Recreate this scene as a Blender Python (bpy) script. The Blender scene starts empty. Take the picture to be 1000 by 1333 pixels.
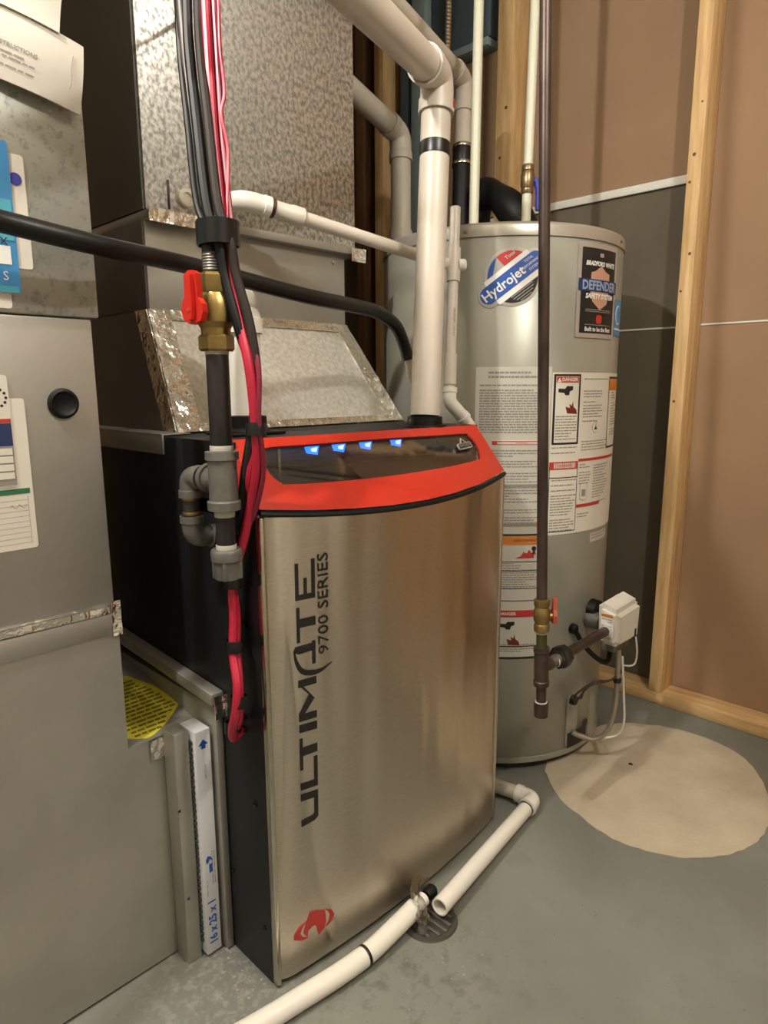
import bpy, bmesh, math, random
from mathutils import Vector, Matrix, noise
from mathutils.geometry import delaunay_2d_cdt
random.seed(7)
S = bpy.context.scene
COL = S.collection
R = math.radians

# ---------------------------------------------------------------- camera
# room frame: X along the furnace front (to the right), Y along its depth, Z up; origin at the furnace's front left foot
cam_d = bpy.data.cameras.new('camera')
cam_d.sensor_fit = 'VERTICAL'; cam_d.sensor_height = 36.0; cam_d.lens = 36.0 * 875.0 / 1333.0
cam_d.clip_start = 0.02; cam_d.clip_end = 50
cam = bpy.data.objects.new('camera', cam_d); COL.objects.link(cam)
yaw, pitch, roll = R(45.8), R(10.7), R(0.2)
fw = Vector((math.sin(yaw) * math.cos(pitch), math.cos(yaw) * math.cos(pitch), -math.sin(pitch)))
rt = Vector((math.cos(yaw), -math.sin(yaw), 0)); dn = fw.cross(rt)
rt2 = math.cos(roll) * rt + math.sin(roll) * dn; dn2 = -math.sin(roll) * rt + math.cos(roll) * dn
cam.matrix_world = Matrix(((rt2.x, -dn2.x, -fw.x, -0.565), (rt2.y, -dn2.y, -fw.y, -0.803), (rt2.z, -dn2.z, -fw.z, 1.0), (0, 0, 0, 1)))
S.camera = cam

# ---------------------------------------------------------------- world, lamps, exposure
wd = bpy.data.worlds.new('world'); S.world = wd; wd.use_nodes = True
wd.node_tree.nodes['Background'].inputs[0].default_value = (0.9, 0.82, 0.7, 1)
wd.node_tree.nodes['Background'].inputs[1].default_value = 0.1
def bulb(name, loc, power, size, col):
    l = bpy.data.lights.new(name, 'POINT'); l.energy = power; l.shadow_soft_size = size; l.color = col
    o = bpy.data.objects.new(name, l); o.location = loc; COL.objects.link(o)
bulb('bulb_light_by_return_duct', (-0.80, -0.03, 2.18), 62, 0.03, (1.0, 0.955, 0.89))
bulb('bulb_light_behind_viewer', (0.15, -1.15, 2.25), 38, 0.04, (1.0, 0.955, 0.89))
S.view_settings.view_transform = 'Standard'; S.view_settings.look = 'None'
S.view_settings.gamma = 1.0; S.view_settings.use_curve_mapping = False
S.view_settings.exposure = 0.4

# ---------------------------------------------------------------- materials
def lin(h):
    h = h.lstrip('#'); c = [int(h[i:i + 2], 16) / 255 for i in (0, 2, 4)]
    return tuple((x / 12.92 if x <= 0.04045 else ((x + 0.055) / 1.055) ** 2.4) for x in c) + (1,)
MATS = {}
def mat(name, col, rough=0.5, metal=0.0, col2=None, nscale=8.0, nstretch=(1, 1, 1), ndetail=4.0, contrast=(0.35, 0.65),
        bump=0.0, bscale=40.0, bstretch=(1, 1, 1), bdist=0.002, spec=0.5, emit=None, estr=0.0, rough2=None, kind='noise', coat=0.0):
    if name in MATS: return MATS[name]
    m = bpy.data.materials.new(name); m.use_nodes = True
    nt = m.node_tree; N = nt.nodes; L = nt.links; p = N['Principled BSDF']
    p.inputs['Base Color'].default_value = lin(col); p.inputs['Roughness'].default_value = rough
    p.inputs['Metallic'].default_value = metal; p.inputs['Specular IOR Level'].default_value = spec
    p.inputs['Coat Weight'].default_value = coat
    if emit: p.inputs['Emission Color'].default_value = lin(emit); p.inputs['Emission Strength'].default_value = estr
    tc = N.new('ShaderNodeTexCoord')
    def mapped(st):
        mp = N.new('ShaderNodeMapping'); mp.inputs['Scale'].default_value = st
        L.new(tc.outputs['Object'], mp.inputs['Vector']); return mp
    if col2:
        mp = mapped(nstretch)
        if kind == 'voronoi':
            tx = N.new('ShaderNodeTexVoronoi'); tx.inputs['Scale'].default_value = nscale
            sp = N.new('ShaderNodeSeparateColor'); L.new(mp.outputs[0], tx.inputs['Vector']); L.new(tx.outputs['Color'], sp.inputs[0]); fac = sp.outputs[0]
        else:
            tx = N.new('ShaderNodeTexNoise'); tx.inputs['Scale'].default_value = nscale; tx.inputs['Detail'].default_value = ndetail
            tx.inputs['Roughness'].default_value = 0.6
            L.new(mp.outputs[0], tx.inputs['Vector']); fac = tx.outputs['Fac']
        rp = N.new('ShaderNodeValToRGB'); rp.color_ramp.elements[0].position = contrast[0]; rp.color_ramp.elements[1].position = contrast[1]
        rp.color_ramp.elements[0].color = lin(col); rp.color_ramp.elements[1].color = lin(col2)
        L.new(fac, rp.inputs[0]); L.new(rp.outputs[0], p.inputs['Base Color'])
        if rough2 is not None:
            mr = N.new('ShaderNodeMapRange'); mr.inputs['From Min'].default_value = contrast[0]; mr.inputs['From Max'].default_value = contrast[1]
            mr.inputs['To Min'].default_value = rough; mr.inputs['To Max'].default_value = rough2
            L.new(fac, mr.inputs['Value']); L.new(mr.outputs[0], p.inputs['Roughness'])
    if bump:
        mp = mapped(bstretch); tx = N.new('ShaderNodeTexNoise'); tx.inputs['Scale'].default_value = bscale; tx.inputs['Detail'].default_value = 3
        L.new(mp.outputs[0], tx.inputs['Vector'])
        b = N.new('ShaderNodeBump'); b.inputs['Strength'].default_value = bump; b.inputs['Distance'].default_value = bdist
        L.new(tx.outputs['Fac'], b.inputs['Height']); L.new(b.outputs[0], p.inputs['Normal'])
    MATS[name] = m; return m

M_floor = mat('painted_concrete', '#6b6c64', 0.5, col2='#7f8178', nscale=2.6, ndetail=12, contrast=(0.32, 0.66), bump=0.25, bscale=35, bdist=0.002, rough2=0.62)
def floor_dirt(m):
    nt = m.node_tree; N = nt.nodes; L = nt.links; p = N['Principled BSDF']; src = p.inputs['Base Color'].links[0].from_socket
    tc = N.new('ShaderNodeTexCoord')
    def noise_mask(scale, lo, hi, det=6):
        t = N.new('ShaderNodeTexNoise'); t.inputs['Scale'].default_value = scale; t.inputs['Detail'].default_value = det; t.inputs['Roughness'].default_value = .7
        L.new(tc.outputs['Object'], t.inputs['Vector']); mr = N.new('ShaderNodeMapRange'); mr.inputs['From Min'].default_value = lo; mr.inputs['From Max'].default_value = hi
        L.new(t.outputs['Fac'], mr.inputs['Value']); return mr.outputs[0]
    def spot(c, rad):
        d = N.new('ShaderNodeVectorMath'); d.operation = 'DISTANCE'; d.inputs[1].default_value = c; L.new(tc.outputs['Object'], d.inputs[0])
        mr = N.new('ShaderNodeMapRange'); mr.inputs['From Min'].default_value = rad; mr.inputs['From Max'].default_value = rad * .3; L.new(d.outputs['Value'], mr.inputs['Value']); return mr.outputs[0]
    def mul(a, b):
        k = N.new('ShaderNodeMath'); k.operation = 'MULTIPLY'; L.new(a, k.inputs[0])
        if isinstance(b, float): k.inputs[1].default_value = b
        else: L.new(b, k.inputs[1])
        return k.outputs[0]
    def over(src, fac, col):
        mx = N.new('ShaderNodeMix'); mx.data_type = 'RGBA'; L.new(fac, mx.inputs[0]); L.new(src, mx.inputs[6]); mx.inputs[7].default_value = lin(col); return mx.outputs[2]
    src = over(src, mul(noise_mask(5, .58, .72), .35), '#5c5b52')                                   # faint dull blotches
    src = over(src, mul(mul(spot((.17, -.15, .05), .26), noise_mask(30, .50, .64)), .5), '#4b4436')  # grime round the drain
    src = over(src, mul(noise_mask(70, .70, .74, 2), .6), '#4a463d')                                # specks
    src = over(src, mul(mul(spot((-.06, .07, .05), .2), noise_mask(55, .48, .62)), .4), '#b3aea2')   # rubbed paint by the boot
    L.new(src, p.inputs['Base Color'])
floor_dirt(M_floor)
M_patch = mat('bare_concrete', '#ada18a', 0.85, col2='#bfb39c', nscale=9, ndetail=8, contrast=(0.3, 0.7), bump=0.3, bscale=120)
M_kraft = mat('drywall_kraft_paper', '#907459', 0.8, col2='#9c7f63', nscale=2.2, contrast=(0.3, 0.7), spec=0.25)
M_dark_board = mat('grey_sheathing_board', '#5f5748', 0.75, col2='#696150', nscale=3, spec=0.3)
M_gyp = mat('gypsum_white', '#d8d5cb', 0.7)
M_wood = mat('pine_lumber', '#bd9560', 0.6, col2='#e2c08c', nscale=9, nstretch=(6, 6, 0.5), ndetail=6, contrast=(0.3, 0.7), bump=0.2, bscale=30, bstretch=(5, 5, .4))
M_sill = mat('pine_plate', '#b8905c', 0.6, col2='#e0bf8d', nscale=9, nstretch=(6, 0.5, 6), ndetail=6, contrast=(0.3, 0.7), bump=0.2, bscale=30, bstretch=(5, .4, 5))
M_shaded_wood = mat('shaded_brown_lumber', '#5f4229', 0.7, col2='#7d5a38', nscale=7, nstretch=(5, 5, .4))  # dark brown puts the shade on the far stud into its colour
M_knot = mat('knot', '#6b4420', 0.7)
M_slate = mat('slate_blue_paint', '#4d5a60', 0.5, col2='#59676c', nscale=4)
M_teal = mat('pale_teal_paint', '#8fa09c', 0.5)
M_galv = mat('galvanised_spangle', '#8f8e89', 0.50, 0.8, col2='#d4d2ca', nscale=125, contrast=(0.36, 0.62), rough2=0.36, kind='noise', ndetail=1.5, nstretch=(1, 1, .75), bump=0.12, bscale=95, bdist=.001)
M_galv_dull = mat('galvanised_dull', '#a6a399', 0.5, 0.7, col2='#b9b6ac', nscale=5, contrast=(0.3, 0.7), rough2=0.36, ndetail=6)
M_galv_cap = mat('galvanised_mottled', '#94988f', 0.55, 0.6, col2='#b2b4ab', nscale=85, contrast=(0.34, 0.48), ndetail=2, rough2=0.4)
M_galv_bright = mat('galvanised_bright', '#bdb9ae', 0.42, 0.55, col2='#d6d2c6', nscale=110, contrast=(0.35, 0.65), ndetail=2)
M_foil = mat('foil_tape', '#f2efe8', 0.18, 1.0, bump=0.8, bscale=34, bdist=0.011)
def steel_mat():
    m = mat('brushed_stainless', '#c9bfae', 0.30, 1.0, col2='#d6ccbc', nscale=300, nstretch=(0.25, 0.25, 3), bump=0.05, bscale=260, bstretch=(0.25, 0.25, 2.5), bdist=0.0005)
    nt = m.node_tree; N = nt.nodes; L = nt.links; p = N['Principled BSDF']
    tc = N.new('ShaderNodeTexCoord'); mp = N.new('ShaderNodeMapping'); mp.inputs['Scale'].default_value = (1, 1, 0.12); L.new(tc.outputs['Object'], mp.inputs['Vector'])
    tx = N.new('ShaderNodeTexNoise'); tx.inputs['Scale'].default_value = 13; tx.inputs['Detail'].default_value = 1; L.new(mp.outputs[0], tx.inputs['Vector'])
    b = N.new('ShaderNodeBump'); b.inputs['Strength'].default_value = 0.6; b.inputs['Distance'].default_value = 0.016; L.new(tx.outputs['Fac'], b.inputs['Height'])
    p.inputs['Anisotropic'].default_value = 0.85; p.inputs['Anisotropic Rotation'].default_value = 0.25
    tg_ = N.new('ShaderNodeTangent'); tg_.direction_type = 'RADIAL'; tg_.axis = 'Z'; L.new(tg_.outputs[0], p.inputs['Tangent'])
    old = p.inputs['Normal'].links[0].from_node; L.new(b.outputs[0], old.inputs['Normal'])
    return m
M_steel = steel_mat()
M_steel_trim = mat('polished_trim', '#c9c2b2', 0.22, 1.0)
M_red = mat('gloss_red_paint', '#b62a1b', 0.22, 0.0, col2='#b92d1d', nscale=3, coat=0.5)
M_redh = mat('red_lever_vinyl', '#bb2015', 0.4)
M_black = mat('black_powder_coat', '#0b0b0c', 0.45, col2='#101011', nscale=6)
M_charc = mat('charcoal_powder_coat', '#0d0e10', 0.5, col2='#121316', nscale=6)
M_rubber = mat('black_rubber', '#0b0b0a', 0.5, spec=0.3)
M_vinyl = mat('black_vinyl_tape', '#0d0d0d', 0.35)
M_hose = mat('black_foam_hose', '#0b0b0a', 0.36, bump=0.08, bscale=160)
M_iron = mat('black_iron', '#292827', 0.42, 0.6, col2='#45403c', nscale=18, nstretch=(1, 1, .4))
M_iron_br = mat('browned_iron', '#3a2f2a', 0.4, 0.5, col2='#554740', nscale=20, nstretch=(1, 1, .4))
M_mall = mat('malleable_fitting', '#6a6862', 0.45, 0.5, col2='#7a7870', nscale=30)
M_dope = mat('white_thread_sealant', '#b5b0a2', 0.7)
M_brass = mat('brass', '#a58d58', 0.38, 0.9, col2='#8c7446', nscale=25)
M_pvc = mat('pvc_white', '#cfc6b8', 0.4, col2='#c6bcad', nscale=5)
M_pvc_bright = mat('pvc_bright', '#e6e1d6', 0.38)
M_cpvc = mat('cream_pipe', '#c8c8b2', 0.4)
M_copper_ring = mat('crimp_ring', '#8d7a5c', 0.35, 0.8)
M_cablered = mat('red_cable', '#b21d38', 0.4)
M_cablegrey = mat('dark_grey_cable', '#2c2521', 0.6, spec=0.25)
M_cablemaroon = mat('maroon_cable', '#7d1c33', 0.4)
M_tank = mat('tank_enamel', '#96958a', 0.33, 0.15, col2='#999889', nscale=2, coat=0.2)
M_tankrim = mat('tank_rim', '#b5b0a3', 0.3, 0.5)
M_label = mat('label_paper', '#d6d0c2', 0.55)
M_label_g = mat('label_paper_grey', '#c2beb2', 0.5)
M_ink = mat('ink_black', '#1a1816', 0.5)
M_inkgrey = mat('ink_grey', '#8b877e', 0.6)
M_inkred = mat('ink_red', '#b8322b', 0.5)
M_inkorange = mat('ink_orange', '#c8792f', 0.5)
M_inkblue = mat('ink_blue', '#2f58a8', 0.4)
M_inkpurple = mat('ink_purple', '#3a3c9c', 0.5)
M_inknavy = mat('ink_navy', '#22305a', 0.5)
M_inkgreen = mat('ink_green', '#2c6b4a', 0.5)
M_inkteal = mat('ink_teal', '#4ba4b8', 0.5)
M_skyblue = mat('sticker_sky_blue', '#3d86bd', 0.4)
M_peach = mat('ink_peach', '#bd9078', 0.5)
M_silver = mat('silver_foil_print', '#c8c5bf', 0.3, 0.6)
M_white = mat('white_print', '#e9e7e2', 0.5)
M_yellow = mat('yellow_sticker', '#cdc03a', 0.5)
M_paper = mat('envelope_paper', '#c9c2b6', 0.7, bump=0.2, bscale=15)
M_card = mat('filter_cardboard', '#d5d6d8', 0.6)
M_pleat = mat('filter_pleat', '#3b3b38', 0.9)
M_plast = mat('white_plastic', '#d5d0c5', 0.35)
M_flame = mat('blue_flame', '#2060ff', 0.5, emit='#1f6fff', estr=2.6)
M_flame2 = mat('pale_flame_core', '#80c0ff', 0.5, emit='#9fd4ff', estr=3.0)
M_wiredark = mat('brown_wire', '#3a2a20', 0.5)
M_wirew = mat('white_wire', '#d3cfc4', 0.4)
M_ceil = mat('ceiling_board', '#cfc7b8', 0.9)
M_concrete = mat('poured_concrete', '#bdb8ad', 0.85, col2='#cac5ba', nscale=2)
M_cream = mat('cream_lumber', '#b5a78b', 0.7, col2='#c4b698', nscale=6)

def glass_mat():
    m = bpy.data.materials.new('window_glass'); m.use_nodes = True; nt = m.node_tree; N = nt.nodes; L = nt.links
    for n in list(N): N.remove(n)
    o = N.new('ShaderNodeOutputMaterial'); mx = N.new('ShaderNodeMixShader'); t = N.new('ShaderNodeBsdfTransparent'); g = N.new('ShaderNodeBsdfGlossy')
    f = N.new('ShaderNodeLayerWeight'); f.inputs['Blend'].default_value = 0.5
    pw = N.new('ShaderNodeMath'); pw.operation = 'POWER'; pw.inputs[1].default_value = 2.0; L.new(f.outputs['Facing'], pw.inputs[0])
    ad = N.new('ShaderNodeMath'); ad.operation = 'MULTIPLY_ADD'; ad.inputs[1].default_value = 0.35; ad.inputs[2].default_value = 0.06; L.new(pw.outputs[0], ad.inputs[0])
    t.inputs[0].default_value = (0.85, 0.85, 0.84, 1); g.inputs['Roughness'].default_value = 0.05; g.inputs[0].default_value = (1, 1, 1, 1)
    L.new(ad.outputs[0], mx.inputs[0]); L.new(t.outputs[0], mx.inputs[1]); L.new(g.outputs[0], mx.inputs[2]); L.new(mx.outputs[0], o.inputs[0])
    return m
M_glass = glass_mat()
def clear_mat():
    m = bpy.data.materials.new('clear_plastic'); m.use_nodes = True; nt = m.node_tree; N = nt.nodes; L = nt.links
    for n in list(N): N.remove(n)
    o = N.new('ShaderNodeOutputMaterial'); mx = N.new('ShaderNodeMixShader'); t = N.new('ShaderNodeBsdfTransparent'); g = N.new('ShaderNodeBsdfGlossy')
    f = N.new('ShaderNodeLayerWeight'); f.inputs['Blend'].default_value = 0.45
    t.inputs[0].default_value = (0.86, 0.86, 0.85, 1); g.inputs['Roughness'].default_value = 0.08
    L.new(f.outputs['Facing'], mx.inputs[0]); L.new(t.outputs[0], mx.inputs[1]); L.new(g.outputs[0], mx.inputs[2]); L.new(mx.outputs[0], o.inputs[0])
    return m
M_clear = clear_mat()

# ---------------------------------------------------------------- object helpers
def tag(o, label=None, cat=None, group=None, kind=None):
    if label: o['label'] = label
    if cat: o['category'] = cat
    if group: o['group'] = group
    if kind: o['kind'] = kind
    return o
def thing(name, loc, label, cat, group=None):
    o = bpy.data.objects.new(name, None); o.empty_display_size = 0.05; o.location = loc; COL.objects.link(o)
    return tag(o, label, cat, group)
def base_of(o):
    v = Vector((0, 0, 0))
    while o is not None: v += o.location; o = o.parent
    return v
class MB:
    def __init__(s): s.v = []; s.f = []
    def add(s, vs, fs):
        n = len(s.v); s.v += [tuple(x) for x in vs]; s.f += [tuple(i + n for i in f) for f in fs]; return s
    def bm(s, b):
        b.verts.index_update(); s.add([v.co[:] for v in b.verts], [[v.index for v in f.verts] for f in b.faces]); b.free(); return s
    def box(s, lo, hi, bev=0.0, rot=None, piv=None, seg=2):
        b = bmesh.new(); bmesh.ops.create_cube(b, size=1)
        c = (Vector(lo) + Vector(hi)) / 2; d = Vector(hi) - Vector(lo)
        for v in b.verts: v.co = Vector((v.co.x * d.x, v.co.y * d.y, v.co.z * d.z))
        if bev: bmesh.ops.bevel(b, geom=b.edges[:], offset=bev, segments=seg, affect='EDGES', profile=0.5)
        for v in b.verts:
            v.co += c
            if rot is not None:
                pv = Vector(piv) if piv is not None else c
                v.co = rot @ (v.co - pv) + pv
        return s.bm(b)
    def sweep(s, pts, r, seg=16, cap=True, flat=None):
        P = [Vector(p) for p in pts]; n = len(P); rr = r if isinstance(r, (list, tuple)) else [r] * n
        T = []
        for i in range(n):
            t = (P[min(i + 1, n - 1)] - P[max(i - 1, 0)]); T.append(t.normalized())
        a = Vector((0, 0, 1)) if abs(T[0].z) < 0.9 else Vector((1, 0, 0))
        u = T[0].cross(a).normalized(); vs = []; fs = []
        for i in range(n):
            u = (u - T[i] * u.dot(T[i])).normalized(); w = T[i].cross(u)
            for k in range(seg):
                q = 2 * math.pi * k / seg; vs.append(P[i] + (u * math.cos(q) + w * math.sin(q)) * rr[i])
        for i in range(n - 1):
            for k in range(seg):
                k2 = (k + 1) % seg; fs.append((i * seg + k, i * seg + k2, (i + 1) * seg + k2, (i + 1) * seg + k))
        if cap:
            fs.append(tuple(range(seg - 1, -1, -1))); fs.append(tuple((n - 1) * seg + k for k in range(seg)))
        return s.add(vs, fs)
    def lathe(s, p, d, prof, seg=24, ends=True):
        p = Vector(p); d = Vector(d).normalized(); a = Vector((0, 0, 1)) if abs(d.z) < 0.9 else Vector((1, 0, 0))
        u = d.cross(a).normalized(); w = d.cross(u); vs = []; fs = []; n = len(prof)
        for h, r in prof:
            for k in range(seg):
                q = 2 * math.pi * k / seg; vs.append(p + d * h + (u * math.cos(q) + w * math.sin(q)) * max(r, 1e-5))
        for i in range(n - 1):
            for k in range(seg):
                k2 = (k + 1) % seg; fs.append((i * seg + k, i * seg + k2, (i + 1) * seg + k2, (i + 1) * seg + k))
        if ends: fs.append(tuple(range(seg - 1, -1, -1))); fs.append(tuple((n - 1) * seg + k for k in range(seg)))
        return s.add(vs, fs)
    def hexa(s, p, d, prof): return s.lathe(p, d, prof, seg=6)
    def prism(s, poly, f0, f1, extra=()):
        """poly: 2D points; f0/f1 map (a, b) to the front and back face"""
        n = len(poly); r = delaunay_2d_cdt([Vector(q) for q in poly] + [Vector(q) for q in extra], [], [list(range(n))], 1, 1e-7)
        vs = r[0]; tr = r[2]; m = len(vs)
        V = [f0(q[0], q[1]) for q in vs] + [f1(q[0], q[1]) for q in vs]; Fc = [tuple(t) for t in tr] + [tuple(i + m for i in reversed(t)) for t in tr]
        orig = r[3]; idx = {}
        for i, o in enumerate(orig):
            for j in o: idx[j] = i
        for i in range(n):
            a_, b_ = idx.get(i), idx.get((i + 1) % n)
            if a_ is None or b_ is None: continue
            Fc.append((b_, a_, a_ + m, b_ + m))
        return s.add(V, Fc)
    def quadgrid(s, fn, nu, nv):
        n = len(s.v)
        vs = [fn(i / nu, j / nv) for j in range(nv + 1) for i in range(nu + 1)]
        fs = [(j * (nu + 1) + i, j * (nu + 1) + i + 1, (j + 1) * (nu + 1) + i + 1, (j + 1) * (nu + 1) + i) for j in range(nv) for i in range(nu)]
        return s.add(vs, fs)
    def build(s, name, m, parent=None, label=None, smooth=True, kind=None, ang=35, fix=True):
        me = bpy.data.meshes.new(name); b = base_of(parent) if parent else Vector((0, 0, 0))
        me.from_pydata([(x[0] - b.x, x[1] - b.y, x[2] - b.z) for x in s.v], [], s.f); me.materials.append(m)
        if fix:
            t = bmesh.new(); t.from_mesh(me); bmesh.ops.recalc_face_normals(t, faces=t.faces); t.to_mesh(me); t.free()
        me.update()
        if smooth:
            me.polygons.foreach_set('use_smooth', [True] * len(me.polygons)); me.set_sharp_from_angle(angle=R(ang))
        o = bpy.data.objects.new(name, me); COL.objects.link(o)
        if parent: o.parent = parent
        if label: o['label'] = label
        if kind: o['kind'] = kind
        return o
def fillet(pts, rad, n=8):
    P = [Vector(p) for p in pts]; out = [P[0]]
    rads = rad if isinstance(rad, (list, tuple)) else [rad] * (len(P) - 2)
    for i in range(1, len(P) - 1):
        a = (P[i - 1] - P[i]); b = (P[i + 1] - P[i]); la, lb = a.length, b.length; a.normalize(); b.normalize()
        t = min(rads[i - 1], la * 0.49, lb * 0.49); A = P[i] + a * t; B = P[i] + b * t
        for k in range(n + 1):
            q = k / n; out.append(A * (1 - q) ** 2 + P[i] * 2 * q * (1 - q) + B * q * q)
    out.append(P[-1]); return out
def spline(pts, n=8):
    P = [Vector(p) for p in pts]; out = []
    for i in range(len(P) - 1):
        p0 = P[max(i - 1, 0)]; p1 = P[i]; p2 = P[i + 1]; p3 = P[min(i + 2, len(P) - 1)]
        for k in range(n):
            t = k / n
            out.append(0.5 * ((2 * p1) + (p2 - p0) * t + (2 * p0 - 5 * p1 + 4 * p2 - p3) * t * t + (3 * p1 - p0 - 3 * p2 + p3) * t ** 3))
    out.append(P[-1]); return out
def text_polys(body, size, bold=0.0, align='CENTER', sx=1.0, shear=0.0, spacing=1.0):
    c = bpy.data.curves.new('lettering', 'FONT'); c.body = body; c.size = size; c.offset = bold; c.align_x = align; c.align_y = 'CENTER'; c.shear = shear; c.space_character = spacing
    c.resolution_u = 2
    o = bpy.data.objects.new('lettering', c); COL.objects.link(o)
    me = bpy.data.meshes.new_from_object(o)
    vs = [(v.co.x * sx, v.co.y) for v in me.vertices]; fs = [tuple(p.vertices) for p in me.polygons]
    bpy.data.objects.remove(o); bpy.data.curves.remove(c); bpy.data.meshes.remove(me)
    return vs, fs
def lettering(name, body, size, fn, m, parent, bold=0.0, align='CENTER', sx=1.0, ca=0.0, cb=0.0, rot=0.0, shear=0.0, spacing=1.0):
    vs, fs = text_polys(body, size, bold, align, sx, shear, spacing); cr, sr = math.cos(rot), math.sin(rot)
    mb = MB(); mb.add([fn(ca + x * cr - y * sr, cb + x * sr + y * cr) for x, y in vs], fs)
    return mb.build(name, m, parent, smooth=False, fix=False)
def circle(cx, cy, r, n=28, a0=0, a1=360):
    return [(cx + r * math.cos(R(a0 + (a1 - a0) * k / n)), cy + r * math.sin(R(a0 + (a1 - a0) * k / n))) for k in range(n if a1 - a0 >= 360 else n + 1)]
def rrect(x0, y0, x1, y1, r, n=5):
    o = []
    for cx, cy, a in ((x1 - r, y1 - r, 0), (x0 + r, y1 - r, 90), (x0 + r, y0 + r, 180), (x1 - r, y0 + r, 270)):
        for k in range(n + 1):
            q = R(a + 90 * k / n); o.append((cx + r * math.cos(q), cy + r * math.sin(q)))
    return o
def rows(mb, fn, x0, x1, y0, y1, pitch, h, fill=0.9, seed=1):
    """lines of fine print as little word bars; fn maps (a, b)"""
    rd = random.Random(seed); y = y1
    while y - h > y0:
        x = x0; end = x1 - (x1 - x0) * (rd.random() ** 3) * (1 - fill) * 6
        while x < end - 0.002:
            wl = min(rd.uniform(0.004, 0.016), end - x)
            mb.add([fn(x, y - h), fn(x + wl, y - h), fn(x + wl, y), fn(x, y)], [(0, 1, 2, 3)]); x += wl + 0.0018
        y -= pitch * (1.9 if rd.random() < 0.13 else 1.0)

# ---------------------------------------------------------------- the setting
def struct(name, lo, hi, m): return tag(MB().box(lo, hi).build(name, m, smooth=False), kind='structure')
floor = struct('floor', (-2.6, -2.6, -0.1), (1.75, 2.3, 0.0), M_floor)
wall_back = struct('wall_back', (-2.6, 2.1, 0.0), (1.75, 2.2, 2.45), M_kraft)
wall_left = struct('wall_left', (-2.6, -2.6, 0.0), (-2.5, 2.1, 2.45), M_concrete)
wall_front = struct('wall_front', (-2.5, -2.6, 0.0), (1.75, -2.5, 2.45), M_concrete)
ceiling = struct('ceiling', (-2.6, -2.6, 2.45), (1.75, 2.2, 2.55), M_ceil)
wall_right = struct('wall_right', (1.562, -2.5, 0.0), (1.75, 2.1, 2.45), M_gyp)
PX = 1.552
def panel(y0, y1, z0, z1, m, x0=PX, label=None):
    return MB().box((x0, y0, z0), (1.5615, y1, z1), 0.0015, seg=1).build('drywall_panel', m, wall_right, label)
panel(-2.5, -0.0285, 0.0, 1.169, M_kraft); panel(-2.5, -0.0285, 1.1735, 2.45, M_kraft)
panel(-0.0265, 2.1, 0.0, 1.166, M_dark_board, label='dark grey-brown board behind the tank')
panel(-0.0265, 2.1, 1.169, 1.572, M_dark_board, label='dark grey-brown board under the white strip')
panel(-0.0265, 2.1, 1.592, 2.45, M_kraft)
for (y0_, y1_, z_) in ((-2.5, -0.048, 1.1712), (-0.0075, 0.577, 1.1675)):
    MB().box((1.5495, y0_, z_ - 0.0028), (1.5519, y1_, z_ + 0.0028), 0.0008, seg=1).build('joint_tape', M_gyp, wall_right, 'thin pale joint between boards')
MB().box((1.541, -0.008, 1.570), (1.5515, 0.575, 1.594), 0.002).build('edge_strip', M_gyp, wall_right, 'white strip along the bottom edge of the brown board')
def stud(y0, y1, m=None, kn=()):
    o = MB().box((1.463, y0, 0.0385), (1.5515, y1, 2.41), 0.0025).build('stud', m or M_wood, wall_right)
    for (ky, kz, r) in kn:
        mb = MB(); mb.lathe((1.4632, ky, kz), (-1, 0, 0), [(0, r), (0.0006, r * 0.9)], 12); mb.build('knot', M_knot, o)
    return o
stud(-0.047, -0.008, kn=((-0.025, 1.62, 0.005), (-0.018, 1.55, 0.004), (-0.033, 1.36, 0.0045), (-0.016, 1.26, 0.0035), (-0.036, 1.75, 0.003), (-0.02, 0.95, 0.004)))
stud(0.578, 0.640, kn=((0.60, 1.9, 0.006), (0.62, 1.75, 0.005)))
stud(1.165, 1.215); stud(1.275, 1.32, M_shaded_wood)  # the last stud is coloured as if in shade
stud(-0.66, -0.62)
MB().box((1.463, -2.5, 0.0005), (1.5515, 2.1, 0.038), 0.0025).build('sill_plate', M_sill, wall_right)
MB().box((1.463, -2.5, 2.411), (1.5515, 2.1, 2.449), 0.0025).build('top_plate', M_sill, wall_right)
MB().box((1.49, 1.035, 1.2), (1.5515, 1.10, 2.41), 0.002).build('painted_board', M_slate, wall_right, 'slate blue board between two studs')
MB().box((1.47, 0.965, 1.2), (1.5515, 1.028, 2.41), 0.002).build('painted_board', M_teal, wall_right, 'pale teal board beside the slate blue one')
MB().box((1.50, 0.70, 2.16), (1.5515, 0.955, 2.40), 0.002).build('painted_board', M_slate, wall_right, 'slate blue board high between the studs')
MB().box((1.49, 0.70, 2.13), (1.5515, 0.955, 2.155), 0.002).build('edge_strip', M_teal, wall_right, 'pale strip under the slate board')

# bare concrete where the floor paint stops
pp = [(0.883, 0.02), (0.804, -0.073), (0.768, -0.163), (0.753, -0.245), (0.776, -0.33), (0.821, -0.394), (0.897, -0.448), (1.007, -0.471), (1.126, -0.452), (1.264, -0.383), (1.336, -0.295), (1.352, -0.186), (1.32, -0.087), (1.25, 0.001), (1.12, 0.05), (1.0, 0.06)]
pp = [(v.x + random.uniform(-.0025, .0025), v.y + random.uniform(-.0025, .0025)) for v in spline([(x, y, 0) for x, y in pp] + [(pp[0][0], pp[0][1], 0)], 6)[:-1]]
MB().prism(pp, lambda a, b: (a, b, 0.0014), lambda a, b: (a, b, 0.0001)).build('bare_patch', M_patch, floor, 'rounded beige patch of unpainted concrete', smooth=False)
MB().lathe((1.07, -0.13, 0.0014), (0, 0, 1), [(0, 0.006), (0.001, 0.005)], 10).build('pit', M_ink, floor, 'small dark pit in the beige patch')
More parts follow.
